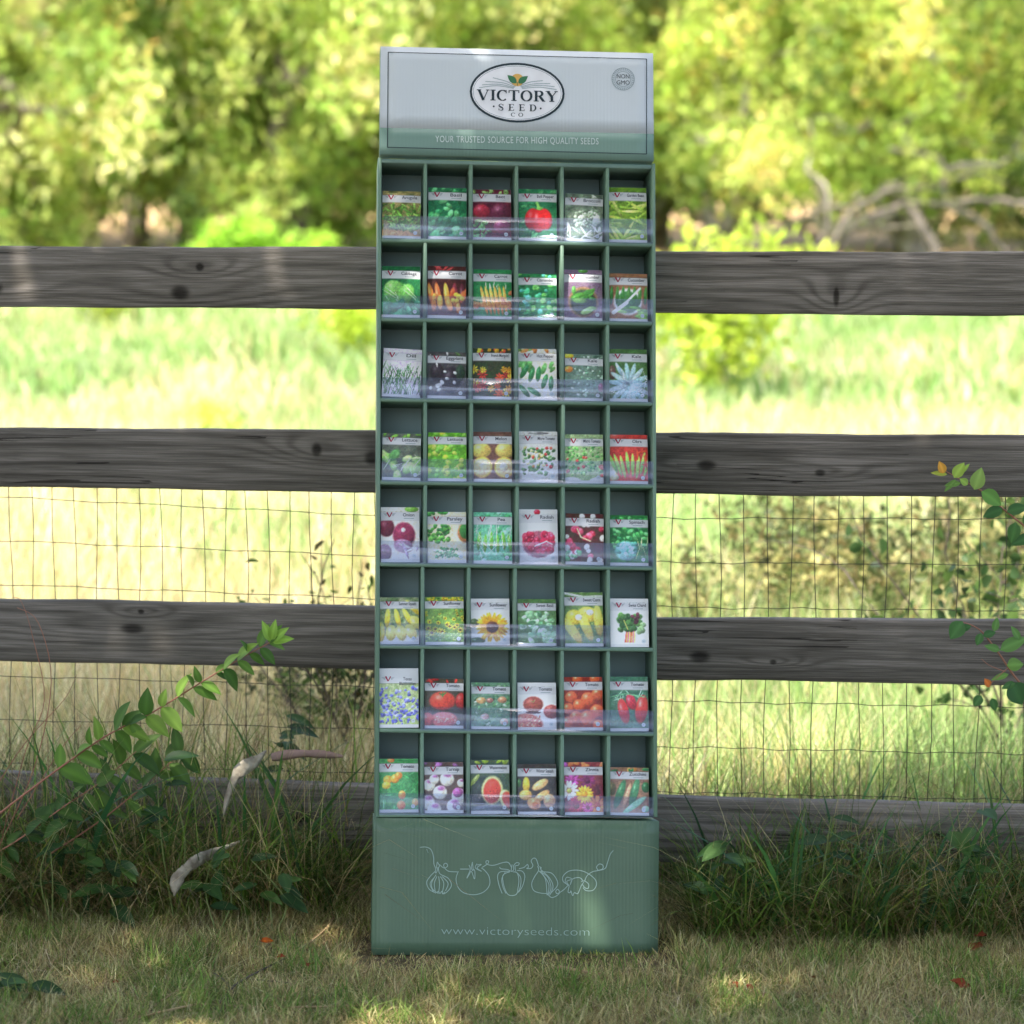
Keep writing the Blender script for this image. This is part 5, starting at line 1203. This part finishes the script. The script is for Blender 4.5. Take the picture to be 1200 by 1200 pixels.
for (dx, dy) in ((-1, .3), (-1, .9), (-.6, 1.2), (-.1, 1), (-1.2, -.2), (.4, .6), (.2, -1)):
    pts, _ = limb(mb, tp[-1], (dx, dy, .42), 4.0 if dx > -.5 else 6.4, .11, .025, .07, R, 14, 7)
mb.build('trunk', M_bark, sh, smooth=True)

# ------------------------------------------------------------------ leafy branches near the camera
def make_leaf(L, Wd, fold=.25, curl=.3, n=6):
    """arched pointed leaf along +x, returns verts, quads"""
    V = []
    for i in range(n + 1):
        t = i / n; w_ = Wd * .5 * (math.sin(math.pi * min(1, t ** .8)) ** .85 if 0 < t < 1 else 0.02)
        z = -curl * L * t * t
        x = L * t * (1 - .15 * curl * t)
        V += [(x, -w_, z + w_ * fold), (x, -w_ * .5, z + w_ * fold * .4), (x, 0, z), (x, w_ * .5, z + w_ * fold * .4), (x, w_, z + w_ * fold)]
    Q = [[i * 5 + j, i * 5 + j + 1, i * 5 + j + 6, i * 5 + j + 5] for i in range(n) for j in range(4)]
    return np.array(V), np.array(Q)
def add_leaves(specs):
    """specs: (pos, dir, up, L, W, colour, curl, fold)"""
    Vs, Qs, Cs = [], [], []; off = 0
    for pos, d, up, L, Wd, c, curl, fold in specs:
        V, Q = make_leaf(L, Wd, fold, curl); d = Vector(d).normalized(); s = Vector(up).cross(d).normalized(); u = d.cross(s)
        M = np.array([tuple(d), tuple(s), tuple(u)])
        Vs.append(V @ M + np.array(tuple(pos))); Qs.append(Q + off); off += len(V)
        cc = np.repeat(s2l(c)[None], len(V), 0); 
        tt = np.abs(np.tile([-1, -.5, 0, .5, 1], len(V) // 5)); cc = cc * (1.25 - .3 * np.minimum(tt * 2, 1))[:, None]
        Cs.append(cc)
    return np.concatenate(Vs), np.concatenate(Qs), np.concatenate(Cs)
def branch_thing(name, label, cat, stems, leaves, stem_mat, group=None):
    base = Vector(stems[0][0][0])
    r = empty(name, base); tag(r, label, cat, group)
    for pts, r0, r1 in stems:
        mb = MB(); P = [Vector(p) - base for p in smooth_path(pts, 5)]; k = len(P)
        mb.tube(P, [r0 + (r1 - r0) * i / (k - 1) for i in range(k)], 6); mb.build('stem', stem_mat, r, smooth=True)
    if leaves:
        for lf in leaves:
            V, Q, C = add_leaves([lf]); mesh_from('leaf', V - np.array(tuple(base)), [Q], M_leafgloss, r, cols=C, smooth=True)
    return r
R = random.Random(9)
def ppts(L, Y): return [tuple(at_y(px, py, Y if not hasattr(Y, '__len__') else Y[i])) for i, (px, py) in enumerate(L)]
# long arching shoot on the left
sp_ = ppts([(-40, 985), (10, 945), (70, 900), (125, 862), (180, 834), (235, 800), (285, 770), (318, 752)], .12)
S = [(sp_, .0028, .0012)]
lv = []
PTH = smooth_path(sp_, 6)
LG = [(84, 118, 44), (100, 134, 52), (70, 104, 40), (120, 150, 60)]
k = 12
while k < len(PTH):
    p = PTH[k]; t = k / len(PTH)
    for s in (-1, 1):
        ang = R_(R.uniform(20, 75)) * s + R_(30)
        d = (math.cos(ang), R.uniform(-.6, .3), math.sin(ang) * .8 - .1 if s > 0 else -R.uniform(.15, .9))
        L = R.uniform(.045, .085) * (1.15 - .45 * t)
        lv.append((p, d, (R.uniform(-.4, .4), -R.uniform(.5, 1), 1), L, L * R.uniform(.42, .55), LG[R.randint(0, 3)], R.uniform(.15, .5), R.uniform(.15, .4)))
    k += R.choice([1, 2, 2])
for a in (15, 45, 80, 110): lv.append((PTH[-1], (math.cos(R_(a)), -.3, math.sin(R_(a))), (0, -1, .6), .05, .02, (134, 170, 66), .2, .3))
sp0 = sp_
for _ri, (pl, yy, lab) in enumerate([([(-40, 1020), (20, 985), (75, 945), (120, 915), (160, 880)], .16, 'shorter leafy shoot under the long arching one at the left'), ([(60, 1000), (120, 960), (175, 915), (215, 880)], .2, 'leafy shoot leaning right at the left fence foot')]):
    sq = ppts(pl, yy); PQ = smooth_path(sq, 6); l2 = []
    for k in range(3, len(PQ), 2):
        for s in (-1, 1):
            ang = R_(R.uniform(20, 80)) * s + R_(30); L = R.uniform(.04, .075)
            l2.append((PQ[k], (math.cos(ang), R.uniform(-.6, .3), math.sin(ang) * .8 if s > 0 else -R.uniform(.1, .9)), (R.uniform(-.4, .4), -R.uniform(.5, 1), 1), L, L * R.uniform(.4, .55), [(64, 92, 36), (76, 104, 40), (56, 84, 34)][R.randint(0, 2)], R.uniform(.15, .6), R.uniform(.15, .4)))
    branch_thing('leafy_shoot', lab, 'shrub', [(sq, .0022, .001)], l2, M_twigred)
branch_thing('leafy_shoot', 'long reddish arching shoot with pointed green leaves crossing the left fence bottom', 'shrub', S, lv, M_twigred)
# wiry reddish stems at the far left
S = [(ppts([(-5, 1000), (40, 900), (60, 800), (45, 730), (20, 712)], .2), .0014, .0006), (ppts([(0, 990), (30, 880), (52, 820), (38, 745), (25, 705), (14, 700)], .22), .0012, .0005),
     (ppts([(-10, 930), (30, 870), (75, 820), (90, 790)], .2), .0012, .0005), (ppts([(20, 960), (70, 880), (95, 850)], .18), .0012, .0006)]
branch_thing('bare_stems', 'thin bare reddish stems curving up at the far left', 'dry plant', S, [], M_twigred)
# right hand branch with round leaves
S = [(ppts([(1290, 880), (1235, 838), (1195, 800), (1170, 765), (1148, 738), (1125, 728)], .10), .0036, .0010),
     (ppts([(1182, 782), (1165, 797), (1158, 806)], .09), .0010, .0006),
     (ppts([(1290, 690), (1230, 640), (1180, 600), (1150, 575), (1128, 563), (1108, 552)], .16), .0030, .0009),
     (ppts([(1178, 787), (1160, 780), (1150, 772)], .10), .0010, .0006)]
LR = [(70, 110, 56), (58, 96, 50), (90, 128, 62), (104, 140, 64)]
lv = []
def lf(px, py, ang, Lpx, Wpx, c, Y=.09, curl=.2, up=(0, -1, .5), dy=-.15):
    p = at_y(px, py, Y); a = R_(ang); lv.append((tuple(p), (math.cos(a), dy, math.sin(a)), up, Lpx * .00176, Wpx * .00176, c, curl, .2))
for a in [(1128, 728, 235, 26, 20, LR[0]), (1138, 733, 200, 20, 9, LR[1]), (1150, 742, 250, 16, 10, LR[0]), (1152, 745, 20, 16, 10, LR[1]), (1172, 762, 30, 36, 17, LR[2]), (1172, 762, 160, 20, 10, LR[2]),
          (1180, 780, 10, 20, 17, LR[3]), (1182, 790, 195, 22, 8, LR[3]), (1160, 805, 120, 12, 9, (200, 110, 40)), (1185, 800, 300, 30, 28, LR[1]), (1150, 815, 235, 16, 12, LR[0]), (1162, 818, 290, 17, 10, LR[0]), (1190, 800, 200, 18, 9, LR[0]),
          (1195, 750, 120, 20, 9, LR[2]), (1165, 740, 80, 18, 9, LR[2]), (1200, 805, 40, 26, 15, LR[1])]: lf(*a)
for a in [(1106, 555, 110, 16, 11, (206, 150, 50)), (1110, 556, 170, 20, 7, (150, 160, 60)), (1120, 562, 225, 20, 7, LR[3]), (1126, 566, 185, 20, 8, LR[3]), (1118, 560, 60, 22, 14, (150, 176, 70)), (1124, 556, 50, 18, 6, (140, 170, 70)), (1134, 568, 140, 12, 10, (140, 170, 70)),
          (1142, 574, 75, 28, 18, (130, 158, 76)), (1150, 576, 330, 30, 20, (96, 140, 60)), (1175, 596, 200, 26, 15, LR[1]), (1180, 600, 20, 26, 15, LR[1]), (1190, 612, 260, 26, 16, LR[0]), (1200, 615, 60, 22, 13, LR[0]), (1210, 628, 200, 28, 14, LR[1])]: lf(*a, Y=.15)
branch_thing('round_leaf_branch', 'reddish branches with rounded green leaves reaching in from the right edge', 'shrub', S, lv, M_twigred)
# the same shrub's blurred growth behind the fence
B5 = bush_meshes(25, .5, .95, 100, 5, [(56, 80, 40), (74, 98, 44), (44, 64, 34), (96, 110, 56)], [3, 2, 2, 1], (.028, .048), .7, 9, .05, bark=M_twigdark)
for i, (x, y, s) in enumerate([(1.42, 1.75, 1.0), (1.78, 1.4, 1.0)]): put_bush(B5, x, y, i * 2.0, s, ['round leaved green shrub behind the right hand rails', 'round leaved shrub at the right edge behind the fence'][i], name='leafy_shrub', cat='shrub', group='round leaved shrubs behind the fence')
# broad leaved seedlings by the left fence
def herb(px, py, Y, n, hpx, label, cols, lw=(.05, .085)):
    b_ = at_y(px, py, Y); b_.z = float(terr(b_.x, Y)); lv = []; S = []
    h = hpx * .0018
    for k in range(2):
        S.append(([tuple(b_), tuple(b_ + Vector((R.uniform(-.03, .03), R.uniform(-.03, .03), h * .5))), tuple(b_ + Vector((R.uniform(-.07, .07), R.uniform(-.05, .03), h)))], .0022, .001))
    for k in range(n):
        s = S[k % 2][0]; t = R.uniform(.25, 1); p = Vector(s[0]).lerp(Vector(s[2]), t); a = R.uniform(0, 6.28)
        L = R.uniform(*lw); lv.append((tuple(p), (math.cos(a), math.sin(a) * .6 - .3, R.uniform(-.4, .6)), (0, -.6, 1), L, L * R.uniform(.3, .5), cols[R.randint(0, len(cols) - 1)], R.uniform(.1, .5), .25))
    branch_thing('broadleaf_weed', label, 'weed', S, lv, M_greenstem, 'broad leaved weeds along the fence')
HC = [(48, 78, 36), (60, 90, 38), (40, 66, 34)]
for a in [(60, 1010, .18, 12, 150, 'broad leaved green weed at the far left of the fence foot'), (135, 1030, .16, 10, 110, 'leafy weed below the arching shoot'), (352, 1040, .6, 12, 230, 'dark leaved weed climbing the wire left of the rack'), (205, 1020, .2, 9, 210, 'slender leafy weed standing left of the white strip'),
          (255, 1040, .12, 7, 100, 'low weed growing beside the white strip'), (320, 1060, .12, 7, 90, 'low drooping weed right of the white strip'), (825, 1060, .12, 9, 130, 'green weed close to the right side of the rack'), (960, 1060, .15, 9, 150, 'weed with narrow leaves in the middle of the right fence foot'), (1110, 1060, .12, 11, 160, 'leafy weed near the right end of the fence foot'), (30, 1150, -.35, 7, 30, 'small green weed in the lawn at the lower left')]: herb(*a, HC)

def tuft(px, Y, n, label):  # dry tufts added, coloured pale in place of a sunlit glow
    b_ = at_y(px, 900, Y); b_.z = float(terr(b_.x, Y)); P = np.array([[0, 0, 0]]) + rng.normal(0, .05, (n, 3)) * np.array([1, .6, 0])
    V, Qd, T, C = blades(P, rng.uniform(.1, .30, n), rng.uniform(.002, .004, n), rng.uniform(0, 6.28, n), rng.uniform(.4, 1.6, n), pal(n, [(226, 214, 168), (206, 186, 130), (190, 196, 110)], [3, 2, 2]), seg=4, bend=.8)
    o = mesh_from('grass_tuft', V, [Qd, T], M_grass, None, C); o.location = b_; tag(o, label, 'grass tuft', 'dry tufts beyond the wire, pale for a sunlit patch')
tuft(945, 1.35, 900, 'tuft of dry grass, pale for a sunlit patch, beyond the wire in the middle right'); tuft(905, 1.5, 500, 'smaller tuft, pale for sunlit glow, beside the biggest dry tuft, nearer the rack'); tuft(1000, 1.6, 400, 'thin tuft, pale for sunlit glow, right of the biggest dry tuft')
# ------------------------------------------------------------------ litter and debris
STRIP_MAT = mat_bark('pale strip', (.16, .13, .09), (.40, .36, .27), 38)
def strip_mesh(name, pts, wds, label, cat, colr, Y, twist=.18):
    P = [Vector(at_y(px, py, Y[i] if hasattr(Y, '__len__') else Y)) for i, (px, py) in enumerate(pts)]
    P = [Vector(p) for p in smooth_path([tuple(p) for p in P], 9)]; base = P[0].copy(); k = len(P); V = []; r_ = random.Random(4)
    for i, p in enumerate(P):
        t = (P[min(i + 1, k - 1)] - P[max(i - 1, 0)]).normalized(); s = t.cross(Vector((0, 1, 0))).normalized(); f = i / (k - 1) * (len(wds) - 1)
        j = min(int(f), len(wds) - 2); w_ = (wds[j] + (wds[j + 1] - wds[j]) * (f - j)) * .00176 / 2
        tw = twist * math.sin(i * .8); s = (s * math.cos(tw) + Vector((0, 1, 0)) * math.sin(tw)).normalized()
        ed = 1 + .22 * math.sin(i * .33) + r_.uniform(-.08, .08)
        for u in (-1, -.4, .3, 1): V.append(tuple(p - base + s * w_ * u * ed * (1 + r_.uniform(-.05, .05)) + Vector((0, r_.uniform(-.0006, .0006) + .005 * u * u, 0))))
    Q = [[i * 4 + j, i * 4 + j + 1, i * 4 + j + 5, i * 4 + j + 4] for i in range(k - 1) for j in range(3)]
    o = mesh_from(name, np.array(V), [np.array(Q)], mat_plain(name + ' surface', colr, .7), None, smooth=True); o.location = base
    o.data.materials[0] = STRIP_MAT if cat == 'bark strip' else o.data.materials[0]
    sd = o.modifiers.new('s', 'SOLIDIFY'); sd.thickness = .0007
    tag(o, label, cat); return o
strip_mesh('bark_strip', [(262, 955), (268, 930), (280, 905), (298, 893), (312, 880)], [1, 7, 17, 13, 1], 'torn off white bark strip propped on the left fence foot', 'bark strip', (.31, .27, .185), [.12, .13, .16, .2, .24])
strip_mesh('bark_strip', [(204, 1050), (208, 1030), (226, 1012), (250, 1000), (285, 985)], [1, 16, 15, 10, 1], 'off white bark strip lying at the left lawn edge', 'bark strip', (.33, .29, .20), [.06, .07, .1, .16, .24])
strip_mesh('board_piece', [(318, 888), (345, 884), (372, 884), (402, 887)], [9, 11, 11, 2], 'flat brownish pink slat caught in the wire left of the rack', 'slat', (.30, .20, .17), .37, .1)
def twig(pts, r0, r1, label, side=(), name='twig', mat=None):
    S = []
    for L in [pts] + list(side): S.append(([tuple(on_ground(px, py, .012 + .02 * ((i * 37) % 3) / 3)) for i, (px, py) in enumerate(L)], r0 if L is pts else r0 * .7, r1))
    branch_thing(name, label, 'twig', S, [], mat or M_twig, 'twigs on the lawn')
twig([(105, 1200), (160, 1192), (215, 1180), (240, 1177), (310, 1180), (360, 1180), (432, 1178)], .0028, .0012, 'long straw coloured stalk lying along the bottom edge of the lawn', [[(165, 1192), (190, 1172), (215, 1158), (235, 1152)]])
twig([(335, 1120), (362, 1105), (385, 1085), (393, 1068), (390, 1058)], .003, .0016, 'curved pale stick standing out of the grass left of the rack')
twig([(255, 1178), (275, 1155), (300, 1140), (345, 1118)], .0030, .001, 'grey brown forked twig left of the rack', [[(270, 1160), (262, 1148), (250, 1140)], [(290, 1147), (320, 1150), (345, 1152)]], mat=M_twigdark)
twig([(655, 1133), (680, 1138), (702, 1142)], .004, .003, 'short pale stick in the grass before the rack')
twig([(175, 1124), (205, 1105), (232, 1090)], .0016, .0008, 'thin straw in the lawn on the left')
FL = [(112, 1013, .04, (190, 110, 70), 'tan orange fallen leaf in the weeds at the left', 13), (160, 1044, .03, (190, 84, 30), 'orange fallen leaf at the left lawn edge', 9), (188, 1034, .04, (170, 74, 50), 'rust leaf beside the white strip', 7), (103, 1040, .03, (160, 90, 60), 'small brown leaf left at the lawn edge', 5),
      (313, 1103, .03, (214, 120, 20), 'bright orange leaf on the lawn left of the rack', 8), (329, 1121, .03, (190, 80, 50), 'rust leaf below the bright orange one', 6), (362, 1131, .03, (150, 76, 50), 'brown leaf on the lawn close to the rack', 8), (135, 1152, .02, (170, 90, 70), 'pinkish leaf at the lower left lawn', 5),
      (862, 1153, .03, (170, 66, 44), 'red brown leaf on the lawn right of the rack', 6), (880, 1158, .02, (160, 60, 50), 'small red leaf beside the red brown one', 6), (1125, 1155, .03, (160, 80, 50), 'brown leaf on the lawn at the lower right', 11), (815, 1035, .05, (150, 84, 50), 'brown leaf in the weeds right of the rack', 8),
      (1143, 1112, .03, (140, 80, 56), 'curled brown leaf at the right lawn edge', 12), (1150, 1098, .05, (130, 70, 50), 'dark brown leaf at the foot of the right weeds', 10), (953, 1147, .02, (150, 90, 60), 'dull brown leaf on the right lawn', 7), (283, 1022, .05, (200, 96, 30), 'orange leaf in the weeds left of the rack', 7)]
for px, py, z, c, lab, sz in FL:
    p = on_ground(px, py, z); a = R.uniform(0, 6.28); L = sz * .0031
    c = (c[0] * .80, c[1] * .68, c[2] * .45)
    V, Q, C = add_leaves([((-L * .5 * math.cos(a), -L * .5 * math.sin(a), 0), (math.cos(a), math.sin(a), R.uniform(-.1, .3)), (R.uniform(-.5, .5), -.8, 1), L, L * .62, c, R.uniform(-.5, .5), .5)])
    V = V + rng.normal(0, L * .035, V.shape)
    V[:, :2] *= 1 + .25 * np.sin(np.arange(len(V)) * 2.3)[:, None]
    o = mesh_from('fallen_leaf', V, [Q], M_leafgloss, None, cols=C, smooth=True); o.location = p
    tag(o, lab, 'fallen leaf', 'fallen leaves on the lawn')
